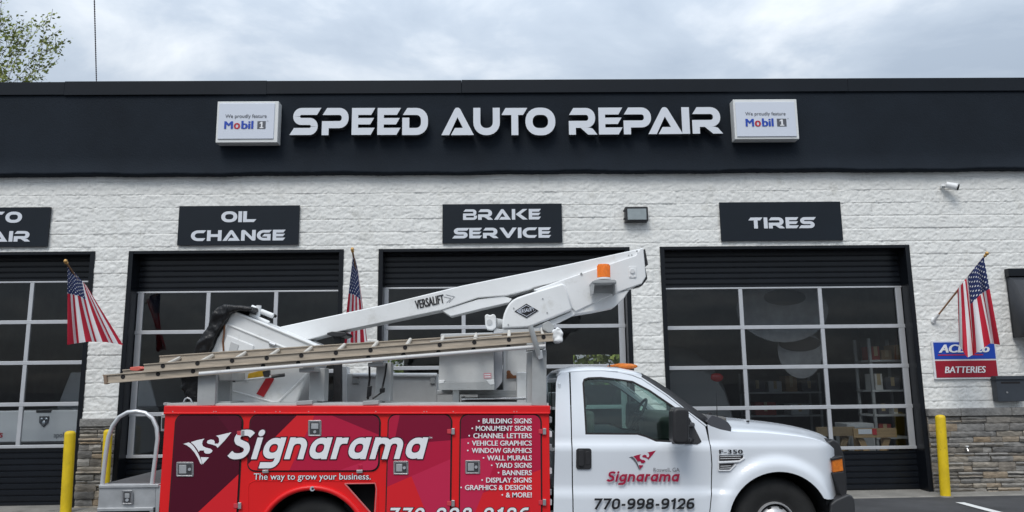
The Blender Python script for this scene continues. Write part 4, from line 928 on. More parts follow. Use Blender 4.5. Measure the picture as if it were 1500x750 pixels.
mb.prism(pp(ob_, -.0), .0, 2.0); mb.build('front_bumper', M('bumper_black', (.03, .031, .034), .55, bump=.2, bs=250, bd=.002), trk, space=TR, bevel=.018, seg=3)
part('bumper_bracket', [([(1209, 733), (1218, 733), (1218, 748), (1213, 748)], .06, .2)], black_plastic)
# side vent badge
vb = part('fender_badge', [([(1051.5, 657), (1089.6, 656), (1091, 672.5), (1077, 682), (1069.5, 690), (1052.4, 690)], .002, .03)], M('badge_grey', (.45, .46, .48), .3, metal=.3), fd, bevel=.003)
part('vent_slats', [([(1054, 667.4), (1088.5, 666.6), (1088.5, 671), (1084, 674), (1054, 675)], -.001, .01), ([(1054, 680), (1076, 678.8), (1068, 687.6), (1054, 687.8)], -.001, .01)], gasket, vb, bevel=0)
tubes('vent_trim', [([(1052.3, 666, .0), (1090.3, 665, .0)], .003), ([(1052.6, 677.6, .0), (1083, 676, .0), (1090.5, 671, .0)], .010), ([(1052.6, 689.3, .0), (1069.3, 689.3, .0), (1078, 680.5, .0)], .006), ([(1052.5, 664.5, .0), (1052.6, 689, .0)], .005)]+[([(1055, y, -.001), (1085 if y < 676 else 1071, y-.6, -.001)], .0025) for y in (669, 672, 683, 686)], M('bright_trim', (.72, .73, .75), .25), vb, 6)
ttext('F-350', 1053.4, 658.6, 1088, 664.6, -.003, ink_black, vb, bold=.03, spacing=1.1)
# wheels and wheel houses
def wheel(px, py, v, R_, name='wheel'):
    c = T(px, py, v); r = R_
    mb = MB(); mb.lathe([(r*.46, .03), (r*.52, .012), (r*.70, -.008), (r*.80, -.006), (r*.88, .004), (r*.94, .02), (r*.985, .045), (r, .07), (r, .19), (r*.97, .23), (r*.46, .25)], c, 64)
    wh = mb.build(name, under_black, trk, space=TR) if False else None
    t_ = mb.build(name, rubber, trk, space=TR, ang=50)
    mb = MB(); mb.lathe([(r*.50, .05), (r*.455, .03), (r*.44, .0), (r*.42, .0), (r*.40, .03), (r*.36, .03), (r*.30, -.005), (r*.2, -.02), (r*.19, -.05), (r*.12, -.06), (.002, -.06)], c, 48); mb.build('rim', M('wheel_white', (.55, .55, .56), .35, metal=.5), t_, space=TR)
    mb = MB()
    for k in range(8):
        a = 2*math.pi*(k+.5)/8; mb.sph((c.x+r*.33*math.cos(a), c.y+.018, c.z+r*.33*math.sin(a)), (.02, .012, .02), 10, 6)
    mb.build('hand_hole', under_black, t_, space=TR)
wheel(1137.5, 766, .07, .402); wheel(457.5, 795, .10, .402)
def house(cpx, rpx, v0, v1):
    c = T(*cpx); r = T(cpx[0]+rpx, cpx[1]).x-c.x; mb = MB()
    rows = [[(c.x+r*math.cos(rad(a)), v, c.z+r*math.sin(rad(a))) for v in (v0, v1)] for a in range(-20, 201, 10)]
    mb.grid(rows); mb.add([(c.x+r*math.cos(rad(a)), v1, c.z+r*math.sin(rad(a))) for a in range(-20, 201, 10)], [tuple(range(23))]); mb.build('wheel_house', under_black, trk, space=TR, recalc=False)
house((1142, 765), 76, .02, .8); house((457.5, 794.5), 79, .02, .8)
# chassis
mb = MB(); mb.box((-3.2, .55, .45), (3.1, .65, .65)); mb.box((-3.2, 1.35, .45), (3.1, 1.45, .65)); mb.tube([(WC.x, .3, WC.z), (WC.x, 1.7, WC.z)], .06, 10); rc = T(457.5, 795, .1); mb.tube([(rc.x, .35, rc.z), (rc.x, 1.65, rc.z)], .08, 10); mb.build('chassis', under_black, trk, space=TR)
for px, py in ((1137.5, 766), (457.5, 795)):
    c = T(px, py, .1); mb = MB(); mb.lathe([(.24, 1.65), (.40, 1.67), (.40, 1.88), (.24, 1.9)], (c.x, 0, c.z), 40); mb.build('wheel', rubber, trk, space=TR)

# ---- red service body
BL = [(242.2, 607), (232.5, 750), (230.8, 776)]
RA = arc((457.5, 794.5), 76, 165.5, 14.5, 26)
F1 = [(242.2, 606), (506, 606), (506, 709.5), (547.5, 756), (548, 776)]+RA[::-1]+[(230.8, 776)]
F2 = [(506, 606), (804, 606), (806.3, 776), (548, 776), (547.5, 756), (550, 716), (549, 709), (506, 709.5)]
bdy = panel('service_body', [F1, F2], lambda u, w_: 0., red_m, trk, du=.3, dw=.3, thick=.02)
ul, ur = T(237, 680).x, T(804.5, 680).x; zt2 = T(520, 594.2).z; zt3 = T(520, 606.5).z
mb = MB(); mb.box((ul-.012, -.018, zt3+.002), (ur+.012, .55, zt2)); lip = mb.build('top_rail', red_m, bdy, space=TR, bevel=.008, seg=3)
mb = MB(); mb.box((ul-.01, -.024, zt3-.0), (ur+.008, -.001, zt3+.016)); mb.build('drip_edge', red_m, bdy, space=TR, bevel=.004)
mb = MB(); mb.prism([(ul, zt2+.001), (ur, zt2+.001), (ur, zt2+.012), (ul, zt2+.012)], .012, .56); mb.box((ul, .02, zt2+.013), (ur, .56, zt2+.022)); mb.build('top_deck', alu_top, bdy, space=TR)
mb = MB()
for px in (253, 313, 316.5, 373, 404, 410, 452, 550.5, 621, 625, 664, 753, 757): q = T(px, 603, -.02); mb.sph((q.x, -.019, q.z), (.006, .003, .006), 8, 5)
mb.build('rivets', M('rivet_pink', (.62, .25, .26), .4), bdy, space=TR)
mb = MB(); mb.box((ul, .02, .5), (ul+.02, .55, zt3)); mb.box((ur-.02, .02, .5), (ur, .55, zt3)); mb.build('end_panel', red_m, bdy, space=TR)
mb = MB(); mb.box((ul+.02, .62, .45), (T(370, 700).x, .66, zt3)); mb.box((T(545, 700).x-.1, .62, .45), (ur-.02, .66, zt3)); mb.box((T(500, 720).x, .16, .5), (T(556, 720).x, .2, T(500, 704).z)); mb.box((ul+.03, .66, .55), (ur-.03, 2.0, .65)); mb.build('inner_wall', under_black, bdy, space=TR)
tubes('arch_flare', [([(x, y, -.004) for x, y in arc((457.5, 794.5), 80, 166, 14, 40)], .024)], red_m, bdy, 12)
tubes('body_crease', [([(364, 776, .0), (364, 713, .0), (366, 707.5, .0), (372, 704.8, .0), (540, 704.6, .0), (551, 705.6, .0), (554, 711, .0), (554.5, 776, .0)], .004)], red_m, bdy, 6)
tubes('opening_rim', [([(505, 708.6, .0), (549.5, 708, .0), (551.5, 716, .0), (549, 757, .0)], .006), ([(505, 708.6, .0), (548, 757, .0)], .007)], M('rim_pink', (.62, .16, .16), .35), bdy, 6)
tubes('reflector', [([(457.5, 716, -.02), (457.5, 716, -.03)], .022)], chrome, bdy, 12); tubes('marker_stud', [([(458, 716, -.028), (458, 716, -.036)], .011)], gasket, bdy, 10)

def split(poly, p, q):
    d = (q[0]-p[0], q[1]-p[1]); sd_ = [d[0]*(a[1]-p[1])-d[1]*(a[0]-p[0]) for a in poly]; A, B = [], []
    for i in range(len(poly)):
        a, b_, sa, sb_ = poly[i], poly[(i+1) % len(poly)], sd_[i], sd_[(i+1) % len(poly)]
        (A if sa >= 0 else B).append(a)
        if (sa >= 0) != (sb_ >= 0): t_ = sa/(sa-sb_); m_ = (a[0]+(b_[0]-a[0])*t_, a[1]+(b_[1]-a[1])*t_); A.append(m_); B.append(m_)
    return [x for x in (A, B) if len(x) > 2]
def inside(p, poly):
    c = False
    for i in range(len(poly)):
        a, b_ = poly[i], poly[i-1]
        if (a[1] > p[1]) != (b_[1] > p[1]) and p[0] < (b_[0]-a[0])*(p[1]-a[1])/(b_[1]-a[1])+a[0]: c = not c
    return c
def comp_door(x0, x1, y0, y1, lines, seeds, default):
    xm, ym = (x0+x1)/2, min(700, (y0+y1)/2); a, b_ = T(x0, ym).x, T(x1, ym).x; z1, z0 = T(xm, y0).z, T(xm, y1).z
    mb = MB(); mb.prism(rrect(a-.012, b_+.014, z0-.014, z1+.012, .075), -.003, .004); 
    R_ = rrect(a, b_, z0, z1, .065); pieces = [R_]
    for p, q in lines:
        P, Q = T(*p), T(*q); new = []
        for pc in pieces: new += split(pc, (P.x, P.z), (Q.x, Q.z))
        pieces = new
    bm_ = MB(); mats = []
    for pc in pieces:
        mi = default
        for (sx, sy), m_ in seeds:
            s_ = T(sx, sy)
            if inside((s_.x, s_.z), pc): mi = m_
        if mi not in mats: mats.append(mi)
        bm_.mi = mats.index(mi); bm_.add([(p[0], -.016, p[1]) for p in pc], [tuple(range(len(pc)))])
    bm_.mi = 0; n = len(R_); bm_.add([(p[0], -.016, p[1]) for p in R_]+[(p[0], .003, p[1]) for p in R_], [(i, i+n, (i+1) % n+n, (i+1) % n) for i in range(n)]+[tuple(range(2*n-1, n-1, -1))])
    bm2 = bmesh.new(); me = bpy.data.meshes.new('compartment_door'); X = wm(trk).inverted() @ TR
    me.from_pydata([X @ Vector(v) for v in bm_.v], [], bm_.f)
    for m_ in mats: me.materials.append(m_)
    for p, i in zip(me.polygons, bm_.m): p.material_index = i
    bm2.from_mesh(me); bmesh.ops.remove_doubles(bm2, verts=bm2.verts, dist=1e-5); bmesh.ops.recalc_face_normals(bm2, faces=bm2.faces); bm2.to_mesh(me); bm2.free()
    o = bpy.data.objects.new('compartment_door', me); COL.objects.link(o); o.parent = trk
    md = o.modifiers.new('bevel', 'BEVEL'); md.width = .007; md.segments = 3; md.limit_method = 'ANGLE'; md.angle_limit = rad(60)
    mb.build('door_gasket', gasket, o, space=TR); return o
def latch(cx_, cy_, w_, h_, par, vert=False):
    x0, x1, y0, y1 = cx_-w_/2, cx_+w_/2, cy_-h_/2, cy_+h_/2
    la = part('latch', [(rrect(x0, x1, y0, y1, 1.5), -.021, -.015)], latch_m, par, bevel=.002)
    tubes('latch', [([(x0+1, y0+1, -.021), (x1-1, y0+1, -.021), (x1-1, y1-1, -.021), (x0+1, y1-1, -.021), (x0+1, y0+1, -.021)], .005)], latch_m, par, 6)
    part('latch_recess', [(rrect(x0+2.6, x1-2.6, y0+2.8, y1-2.8, 1), -.0225, -.02)], M('recess_dark', (.05, .05, .055), .4), par, bevel=0)
    if vert: part('latch_handle', [([(x0+4.5, y0+5), (x1-4.5, y0+5), (x1-4.5, cy_+1), (x0+4.5, cy_+1)], -.027, -.022)], alu, par, bevel=.002); tubes('latch_lock', [([(cx_, y1-6.5, -.022), (cx_, y1-6.5, -.03)], .014)], latch_m, par, 10)
    else: part('latch_handle', [([(x0+4, y0+4.5), (cx_+2, y0+4.5), (cx_+2, y1-4.5), (x0+4, y1-4.5)], -.027, -.022)], alu, par, bevel=.002); tubes('latch_lock', [([(x1-6, cy_, -.022), (x1-6, cy_, -.03)], .014)], latch_m, par, 10)
def hinge(cx_, cy_, par):
    part('hinge', [([(cx_-7, cy_-3), (cx_-1, cy_-3.6), (cx_-1, cy_+3.6), (cx_-7, cy_+3)], -.022, -.01)], M('hinge_pink', (.58, .05, .07), .35), par, bevel=.002)
    part('hinge', [([(cx_-.8, cy_-4.6), (cx_+4, cy_-4.6), (cx_+4, cy_+4.6), (cx_-.8, cy_+4.6)], -.024, .0)], latch_m, par, bevel=.003)
d1 = comp_door(252.5, 350, 608.7, 800, [((291, 750), (346, 698.5)), ((318, 608), (351, 650))], [((285, 640), red_deep), ((345, 620), M('wrap_maroon_light', (.095, .004, .021), .34, coat=.08, spec=.3)), ((330, 745), red_brt)], red_deep)
d2 = comp_door(365.8, 555, 608.7, 688.7, [((436, 608), (365, 679)), ((462, 607), (424, 690)), ((483, 607), (556, 637)), ((494, 690), (556, 668))], [((390, 620), red_deep), ((425, 655), red_brt), ((450, 612), red_brt), ((500, 645), red_crim), ((470, 660), red_crim), ((535, 615), red_mid), ((540, 686), red_rose)], red_crim)
d3 = comp_door(567.7, 659.5, 607.9, 800, [((586, 607), (577, 652)), ((560, 652.5), (670, 644)), ((560, 716), (670, 668)), ((602, 695), (628, 760))], [((620, 625), red_mid), ((571, 630), red_crim), ((590, 670), red_crim), ((640, 660), red_crim), ((585, 740), red_brt), ((650, 720), red_rose)], red_crim)
d4 = comp_door(674.4, 792, 607.9, 800, [((670, 643), (800, 630)), ((692, 760), (742, 636)), ((670, 737), (800, 684))], [((740, 615), red_mid), ((685, 660), red_rose), ((760, 660), red_crim), ((775, 730), red_brt), ((705, 700), red_rose), ((690, 735), red_rose)], red_crim)
latch(270.8, 687.5, 25.5, 21.5, d1); latch(461, 627.3, 19.5, 23.5, d2, True); latch(587.2, 685.3, 22, 20, d3); latch(692.4, 684.2, 22, 20, d4)
hinge(349, 741, d1); hinge(354, 634.5, d1); hinge(662, 632, d3); hinge(662, 737.5, d3); hinge(796, 632, d4); hinge(796, 736, d4)
for cx_ in (526, 388): part('hinge', [([(cx_-4, 688.5), (cx_+5, 688.2), (cx_+5, 693), (cx_-4, 693.4)], -.024, -.002)], latch_m, d2, bevel=.003)
part('hinge', [([(525, 681), (530, 680.8), (531, 688), (525, 688)], -.022, -.014)], red_crim, d2, bevel=.003)
tword('Signarama', 332.3, 629.3, 627, 686, -.0175, ink_white, bdy, outline=M('outline_plum', (.045, .004, .016), .35), olw=.10)
ttext('TM', 628.5, 640, 633, 642.5, -.0175, ink_white, d3)
pennant(260, 625, .0867, .0867, -.0195, ink_white, ink_white, d1)
ttext('The way to grow your business.', 371.4, 693.4, 543, 705.6, -.004, ink_white, bdy, bold=.006, outline=ink_black, olw=.02)
items = ['BUILDING SIGNS', 'MONUMENT SIGNS', 'CHANNEL LETTERS', 'VEHICLE GRAPHICS', 'WINDOW GRAPHICS', 'WALL MURALS', 'YARD SIGNS', 'BANNERS', 'DISPLAY SIGNS', 'GRAPHICS & DESIGNS', '& MORE!']
lefts = [701, 691.5, 687, 685.6, 685, 708, 720, 730, 706, 675.2, 735.5]; texl = [707, 697, 693.3, 691.2, 691, 713.5, 725.5, 736, 712, 681, 741]
for k, s_ in enumerate(items):
    yc = 616.6+10.83*k; ttext(s_, texl[k], yc-3.7, 779, yc+3.7, -.0185, ink_white, d4, bold=.022, offset=.004)
    part('bullet', [([(lefts[k]+.3+1.2*math.cos(t_), yc+1.2*math.sin(t_)) for t_ in [2*math.pi*i/8 for i in range(8)]], -.0205, -.0165)], ink_white, d4, bevel=0)
tword('770-998-9126', 571, 743.8, 774.5, 764, -.0185, ink_white, d3, wd=.19, shear=.2, gap=.24, outline=ink_black, olw=.09)
for py in (615, 636, 655, 690, 721, 736):
    part('light_bracket', [([(804.5, py-5), (808.5, py-4), (808.5, py+4), (804.5, py+5)], .03, .12)], latch_m if py % 2 else ink_white, bdy, bevel=.004)
# inside of the bed: far side boxes
part('far_side_box', [([(500, 547), (640, 548), (640, 596), (500, 596)], 1.45, 2.0), ([(640, 575), (800, 575), (800, 596), (640, 596)], 1.45, 2.0)], lift_grey, trk, bevel=.01)
part('far_side_post', [([(497.5, 537), (507.5, 537), (507.5, 596), (497.5, 596)], 1.40, 1.6)], fibre_white, trk)
tubes('far_side_rail', [([(517, 549.3, 1.42), (640, 549.3, 1.42)], .022)], fibre_white, trk); part('rail_bracket', [([(516, 547), (526, 547), (526, 562), (516, 562)], 1.43, 1.46), ([(630, 549), (637, 549), (637, 562), (630, 562)], 1.42, 1.46)], rack_grey, trk)
# ---- rear platform and hoop
rp_ = part('rear_step', [([(145, 714), (228, 713.5), (227.5, 744), (142.5, 745)], .0, .7)], alu, bevel=.008)
part('step_rim', [([(144.5, 710.5), (232, 709.5), (232, 714), (144.5, 715)], -.015, .72), ([(142, 744.5), (224, 743.5), (224, 748.5), (142, 749.5)], -.02, .72)], alu, rp_, bevel=.004)
part('step_side', [([(142, 749), (146.5, 749), (146, 790), (141.5, 790)], -.015, .1), ([(219, 748), (224, 748), (223, 790), (218, 790)], -.015, .1), ([(228, 711), (235, 711), (233, 790), (227, 790)], .0, .5)], alu, rp_, bevel=.003)
part('step_inner', [([(146.5, 749), (219, 748), (219, 790), (146.5, 790)], .12, .14)], under_black, rp_, bevel=0)
z_ = T(190, 709).z; x0, x1 = T(150, 709).x, T(236, 709).x; mb = MB(); mb.box((x0, .1, z_-.06), (x1, 1.95, z_)); mb.build('tread_deck', M('tread_plate', (.08, .08, .082), .55, bump=.6, bs=60), rp_, space=TR)
latch(186, 728.5, 16, 21, rp_, True)
tubes('grab_hoop', [([(149.5, 712, .02), (154.5, 668, .02), (159, 640, .02), (165, 624, .02), (174.5, 611, .02), (187, 604, .02), (200, 602.5, .02), (213, 605, .02), (223.5, 613, .02), (229.5, 626, .02), (231, 642, .02), (227.5, 672, .02), (222.5, 711, .02)], .019)], M('hoop_alu', (.66, .67, .68), .35, metal=.5), rp_, 12)
part('tail_lamp', [([(236, 606), (242, 606), (241, 632), (235, 632)], .02, .14)], latch_m, bdy, bevel=.006); part('tail_lamp_lens', [([(237.5, 612), (241.5, 612), (241, 628), (237, 628)], .01, .03)], gasket, bdy, bevel=0)
tubes('u_bolt', [([(268, 591.5, .1), (271, 584.5, .1), (275, 582.5, .1), (279, 584.5, .1), (282.5, 591.5, .1)], .008)], latch_m, bdy, 8); part('marker_lamp', [(rrect(239, 246, 589.5, 594, 1.5), .05, .12)], rack_grey, bdy, bevel=.004)
# ---- ladder rack
def rack(polys, bars=()):
    r_ = part('ladder_rack', polys, rack_grey, bevel=.005)
    return r_
rack([([(290, 548.5), (316.5, 548), (314.5, 594), (288.3, 594.6)], .0, .07), ([(318, 556), (338, 556), (337, 591), (318, 591)], .30, .36), ([(292, 546.5), (340, 545.5), (340, 557), (317, 558), (316.6, 549), (292, 549)], .072, .45), ([(315, 588.5), (338, 588), (337, 593), (315, 593.5)], .072, .45)])
for dx, dy in ((0, 0), (101, -8.3)):
    s_ = lambda pts, q=0: [(a+dx*(1-.0)-(5 if dx and q else 0), b_+dy*(1 if q == 0 else 0)) for a, b_ in pts]
    bt = 0 if not dx else 0
    rk = rack([(s_([(438, 539.5), (460.5, 538.5), (460.5, 544), (438, 545.5)]), -.02, .36), ([(453.5+dx-3*(dx > 0), 541+dy), (476+dx-4*(dx > 0), 539+dy), (474.5+dx-4*(dx > 0), 588), (452+dx-4*(dx > 0), 588)], .20, .38), ([(434+dx-4*(dx > 0), 587.5), (457.5+dx-4*(dx > 0), 586.5), (457.5+dx-4*(dx > 0), 592.5), (434+dx-4*(dx > 0), 593.7)], .0, .42)])
    part('bolt_plate', [(s_([(444, 536.5), (458, 536), (458, 539), (444, 539.8)]), -.01, .1)], latch_m, rk, bevel=.003)
    if dx:
        for st_, wd in (([(541, 534, -.01), (541.5, 556, .03), (539.5, 570, .03), (539, 585, .03)], .010), ([(566.5, 532, .1), (564, 550, .12), (560, 569, .12), (559, 575, .1), (546, 584, .05)], .009)): tubes('strap', [(st_, wd)], vinyl, rk, 6)
        part('strap_buckle', [([(538, 566), (544.5, 565), (543, 580), (536.5, 584)], .0, .04), ([(556, 569), (563.5, 568), (563, 575), (556, 576)], .08, .12)], vinyl, rk, bevel=.006)
r4 = rack([([(779.8, 513.5), (800.6, 512.5), (800.6, 594.5), (778.6, 594)], .0, .03), ([(772.5, 516), (780, 514), (779, 593.5), (772, 591)], .05, .30), ([(798, 513), (800.5, 513), (800.5, 594), (798, 594)], .031, .25), ([(771, 503), (798, 499.5), (798, 511), (772, 514)], .10, .35)])
tubes('rack_handle_bar', [([(292, 547.5, -.06), (430, 536.2, -.06), (560, 525.6, -.06), (700, 514.4, -.06), (799, 506.6, -.06)], .019)], M('bar_white', (.70, .70, .70), .4, dirt=(.4, .38, .35, .5), ds=8), r4, 12)
tubes('rack_arm', [([(776.5, 476.5, -.12), (784.5, 503, -.11), (790.5, 523.5, -.06)], .024)], rack_grey, r4, 10); part('arm_knuckle', [([(786, 514), (794, 513), (796, 525), (789, 527)], -.09, -.02)], alu, r4, bevel=.004); part('arm_block', [([(795, 474), (803, 470), (812, 477), (811, 486), (803, 487), (795, 482)], .05, .2)], rack_grey, r4, bevel=.005)
# ---- lift: turret, lower arm, upper boom, bucket
tur = part('turret', [([(737, 487), (776, 487), (776, 592), (737, 592)], .85, 1.35), ([(757, 545), (776, 545), (776, 590), (757, 590)], .6, .85)], fibre_white, bevel=.012)
part('access_panel', [([(742.5, 497), (774, 495), (774, 551), (742.5, 553)], .83, .86)], lift_grey, tur, bevel=.004)
part('rust_patch', [([(742, 549), (748, 546), (752, 550), (759, 549.5), (764, 548), (770, 550), (770, 553.5), (742, 555)], .824, .832), (rrect(742, 748, 542.5, 549, 2.5), .822, .832)], rust_m, tur, bevel=0)
box = part('control_cabinet', [([(645.5, 489), (722.5, 487), (724, 560), (641.8, 560)], .45, .85)], lift_grey, bevel=.008)
part('cabinet_base', [([(641.5, 559.5), (724.5, 559), (724.5, 571.5), (642.5, 571.5)], .44, .88)], rack_grey, box, bevel=.006)
part('cabinet_clip', [([(642, 557), (652, 556.5), (650, 561), (643, 562)], .435, .46), ([(712, 557), (724, 556), (724, 563), (718, 564)], .435, .46)], fibre_white, box, bevel=.004)
part('warning_label', [([(708.5, 546.8), (719.5, 546.4), (719.8, 554), (708.8, 554.4)], .4465, .452)], M('label_pink', (.62, .22, .26), .5), box, bevel=0)
part('label_stripe', [([(709.5, 548), (718.5, 547.7), (718.5, 549.4), (709.5, 549.8)], .4450, .449), ([(709.8, 551.3), (718.8, 551), (718.8, 552.8), (709.8, 553)], .4450, .449)], ink_white, box, bevel=0)
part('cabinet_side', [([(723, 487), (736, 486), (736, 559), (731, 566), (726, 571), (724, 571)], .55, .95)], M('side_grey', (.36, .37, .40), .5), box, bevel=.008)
part('lift_base', [([(640, 571.5), (776, 571.5), (776, 578), (640, 578)], .8, 1.2), ([(663, 571), (672.5, 571), (672.5, 596), (663, 596)], .55, .7), ([(700, 578), (776, 578), (776, 587), (700, 587)], .75, 1.1)], lift_grey, tur, bevel=.008)
part('tool_tray', [([(676, 586), (776, 586), (776, 596), (676, 596)], .7, 1.2)], under_black, tur, bevel=0)
tubes('hydraulic_rod', [([(678, 584.5, .6), (724, 584, .6)], .016), ([(724, 584, .6), (770, 583.5, .6)], .010), ([(676, 585, .6), (682, 584.5, .6)], .026)], chrome, tur, 10)
low = part('lower_arm', [([(760, 481), (775, 479.5), (828, 452), (903, 427.8), (922, 425), (914, 437), (900, 450), (870, 456), (841, 460.5), (806, 478), (790, 489), (760, 489)], .84, 1.10)], fibre_white, bevel=.01)
part('arm_cylinder', [([(775, 482), (838, 456), (842, 461), (790, 487)], .76, .84)], fibre_white, low, bevel=.006)
BOOM = [(403, 481.5), (411.7, 478.3), (560, 446.7), (676.7, 418.3), (833, 386.7), (938, 364), (941, 381), (830, 409), (742, 433), (700, 436.5), (646.7, 454.5), (553.3, 474), (500, 485.2), (452, 497.5), (408, 501)]
boom = part('upper_boom', [(BOOM, .86, 1.12)], fibre_white, bevel=.012)
part('boom_wedge', [([(646.7, 454.7), (700, 438.5), (738, 433.6), (750, 437.6), (746, 442.6), (706, 452), (660, 463.2)], .875, 1.1)], fibre_white, boom, bevel=.006)
part('elbow_plate', [([(781, 424.5), (849, 401), (931, 374), (938, 363.6), (942.6, 363), (945, 388), (946.5, 405), (940.5, 415.5), (903, 429), (870, 444), (843, 456.7), (826, 440)], .82, 1.16)], fibre_white, boom, bevel=.012)
part('elbow_gap_shade', [([(781, 421.5), (822, 414.2), (784, 428)], .845, .87)], M('gap_shade_grey', (.18, .18, .18), .6), boom, bevel=0)  # grey wedge, the gap's shade put into its colour
part('boom_tip', [([(943, 366), (945, 364), (949.5, 387.8), (945.5, 388)], .9, 1.08), ([(945.5, 392), (948.5, 408), (941, 418), (930, 421), (941, 414)], .9, 1.08)], black_plastic, boom, bevel=.003)
cowl = part('elbow_cowl', [([(735.6, 481.5), (736, 469.4), (738, 460), (741, 452.5), (745.5, 445), (751, 439.3), (758, 435.4), (769, 431.5), (790, 425), (824.5, 414.6), (828.5, 418), (838.5, 451), (837, 454.5), (812, 465), (775, 479.5)], .70, 1.15)], fibre_white, bevel=.022, seg=4)
part('cowl_base', [([(724, 482), (790, 481), (792, 490), (722, 491)], .72, 1.2)], lift_grey, cowl, bevel=.006)
tubes('cowl_screw', [([(x, y, .70), (x, y, .692)], .008) for x, y in ((744.5, 475.5), (752.5, 451.5), (795, 437.5), (801.5, 458))], rack_grey, cowl, 8)
lg = part('logo_plate', [([(753.6, 456), (771, 444.8), (788.8, 455), (771.4, 466)], .693, .70)], ink_black, cowl, bevel=0)
tubes('logo_line', [([(757, 456, .692), (771, 447.2, .692), (785.2, 455, .692), (771.3, 463.6, .692), (757, 456, .692)], .0035)], sign_white, cowl, 4)
def rtext(body, p0, p1, hpx, v, mat, par, **k):                      # text along a slanted base line
    a, b_ = T(*p0, v), T(*p1, v); R = Vector((b_.x-a.x, 0, b_.z-a.z)); c = T(p0[0], p0[1]-hpx, v); U_ = Vector((-R.z, 0, R.x)).normalized()*(c-a).length
    text(body, a, R, U_, mat, par, space=TR, **k)
rtext('VERSALIFT', (759, 459.7), (783, 454.6), 5.2, .69, sign_white, cowl, bold=.02)
rtext('VERSALIFT', (609.8, 453), (652, 443.4), 12.8, .858, ink_black, boom, bold=.045, offset=.004, shear=.10, spacing=1.02)
tubes('boom_chevron', [([(653, 431.5, .857), (666, 434.5, .857), (657.5, 443, .857)], .003), ([(650, 434.6, .857), (660.5, 437, .857), (654, 443.6, .857)], .003)], M('line_grey', (.3, .31, .33), .5), boom, 4)
tubes('boom_bolt', [([(851.6, 401, .82), (851.6, 401, .808)], .012), ([(921, 374, .86), (921, 374, .85)], .007), ([(925.5, 373.5, .86), (925.5, 373.5, .85)], .007), ([(933, 368, .82), (933, 368, .81)], .010)], rack_grey, boom, 8)
part('pivot_plate', [(rrect(921, 932.5, 390, 407, 2), .812, .822)], fibre_white, boom, bevel=.003); tubes('pivot_pin', [([(926.5, 397, .82), (926.5, 397, .795)], .024), ([(923.5, 404.5, .82), (923.5, 404.5, .805)], .008), ([(930, 405, .82), (930, 405, .805)], .008)], fibre_white, boom, 14)
bk = part('beacon', [([(867.5, 412), (872, 410), (900, 409.5), (902.8, 411), (902.5, 414), (868, 414.5)], .55, .82), ([(868.5, 414), (902.4, 413.5), (902.6, 430), (869, 430)], .76, .82), ([(868, 412), (871.5, 412), (869.5, 430), (868.5, 430)], .56, .78), ([(900.5, 412), (903, 412), (903, 430), (901.8, 430)], .56, .78)], rack_grey, bevel=.003)
q0, q1 = T(884.5, 410, .66), T(884.5, 387.5, .66); mb = MB(); hh = q1.z-q0.z
mb.tube([q0, q0+Vector((0, 0, .02))], .072, 24); mb.build('beacon_base', fibre_white, bk, space=TR, bevel=.004)
mb = MB(); mb.tube([q0+Vector((0, 0, .021)), q0+Vector((0, 0, hh*.2)), q0+Vector((0, 0, hh*.9)), q0+Vector((0, 0, hh))], [.067, .066, .064, .060], 28)
for k in range(16):
    a = 2*math.pi*k/16; c = q0+Vector((.066*math.cos(a), .066*math.sin(a), 0)); mb.box((c.x-.003, c.y-.003, q0.z+.025), (c.x+.003, c.y+.003, q0.z+hh*.93))
mb.build('beacon_lens', amber, bk, space=TR, bevel=.004)
tubes('beacon_bolt', [([(885, 416, .76), (885, 423, .75)], .006)], alu, bk, 6)
vv_ = part('valve', [([(710, 462), (714, 459.5), (717, 462), (723, 459.5), (726.5, 463), (727, 480), (722, 484), (714, 483), (711, 478)], .70, .82)], fibre_white, bevel=.022, seg=3); tubes('valve_pipe', [([(726, 473, .78), (738, 475, .85)], .05), ([(717, 472, .70), (717, 472, .69)], .03)], lift_grey, vv_, 12)
bc = part('boom_cradle', [([(478.5, 487.5), (486, 485.5), (506, 486.5), (507.5, 491), (500, 493.5), (490, 493.5), (479, 490.5)], .80, 1.16), ([(488, 493), (500, 493), (499, 503), (489, 503)], .9, 1.1), ([(488, 503), (499, 503), (499, 596), (488, 596)], 1.0, 1.1)], black_plastic, bevel=.008)
# bucket
BUC = [(339, 456.5), (344, 455.5), (466, 505.5), (465, 512), (452, 546), (434, 592), (340, 592), (283, 578), (303.5, 516), (325, 478)]
buc = part('lift_bucket', [(BUC, .55, 1.25)], fibre_white, bevel=.03, seg=4)
tubes('bucket_rib', [([(345, 458, .545), (463, 507, .545)], .014), ([(333, 475, .548), (445, 521, .548)], .012), ([(332, 475, .548), (312, 516, .548)], .012), ([(452, 546, .548), (404, 592, .548)], .014), ([(300, 530, .548), (330, 570, .548), (404, 590, .548)], .01)], fibre_white, buc, 8)
part('bucket_panel', [([(332, 490), (372, 506), (362, 560), (312, 545)], .535, .56)], fibre_white, buc, bevel=.012); part('bucket_panel', [([(338, 500), (350, 505), (343, 530), (332, 526)], .528, .54)], lift_grey, buc, bevel=.005)
part('reflective_tape', [([(399, 549), (390, 553), (375.5, 577), (386, 581.5), (401, 556)], .538, .552)], refl_red, buc, bevel=0); part('reflective_tape', [([(360, 548.5), (388, 541), (390, 551), (354, 556)], .538, .552)], refl_yel, buc, bevel=0); part('reflective_tape', [([(389, 474.5), (397, 477.5), (399.5, 480), (391, 478)], .54, .56), ([(445, 499.5), (452, 502), (456, 504.6), (449, 503)], .54, .56)], refl_red, buc, bevel=0)
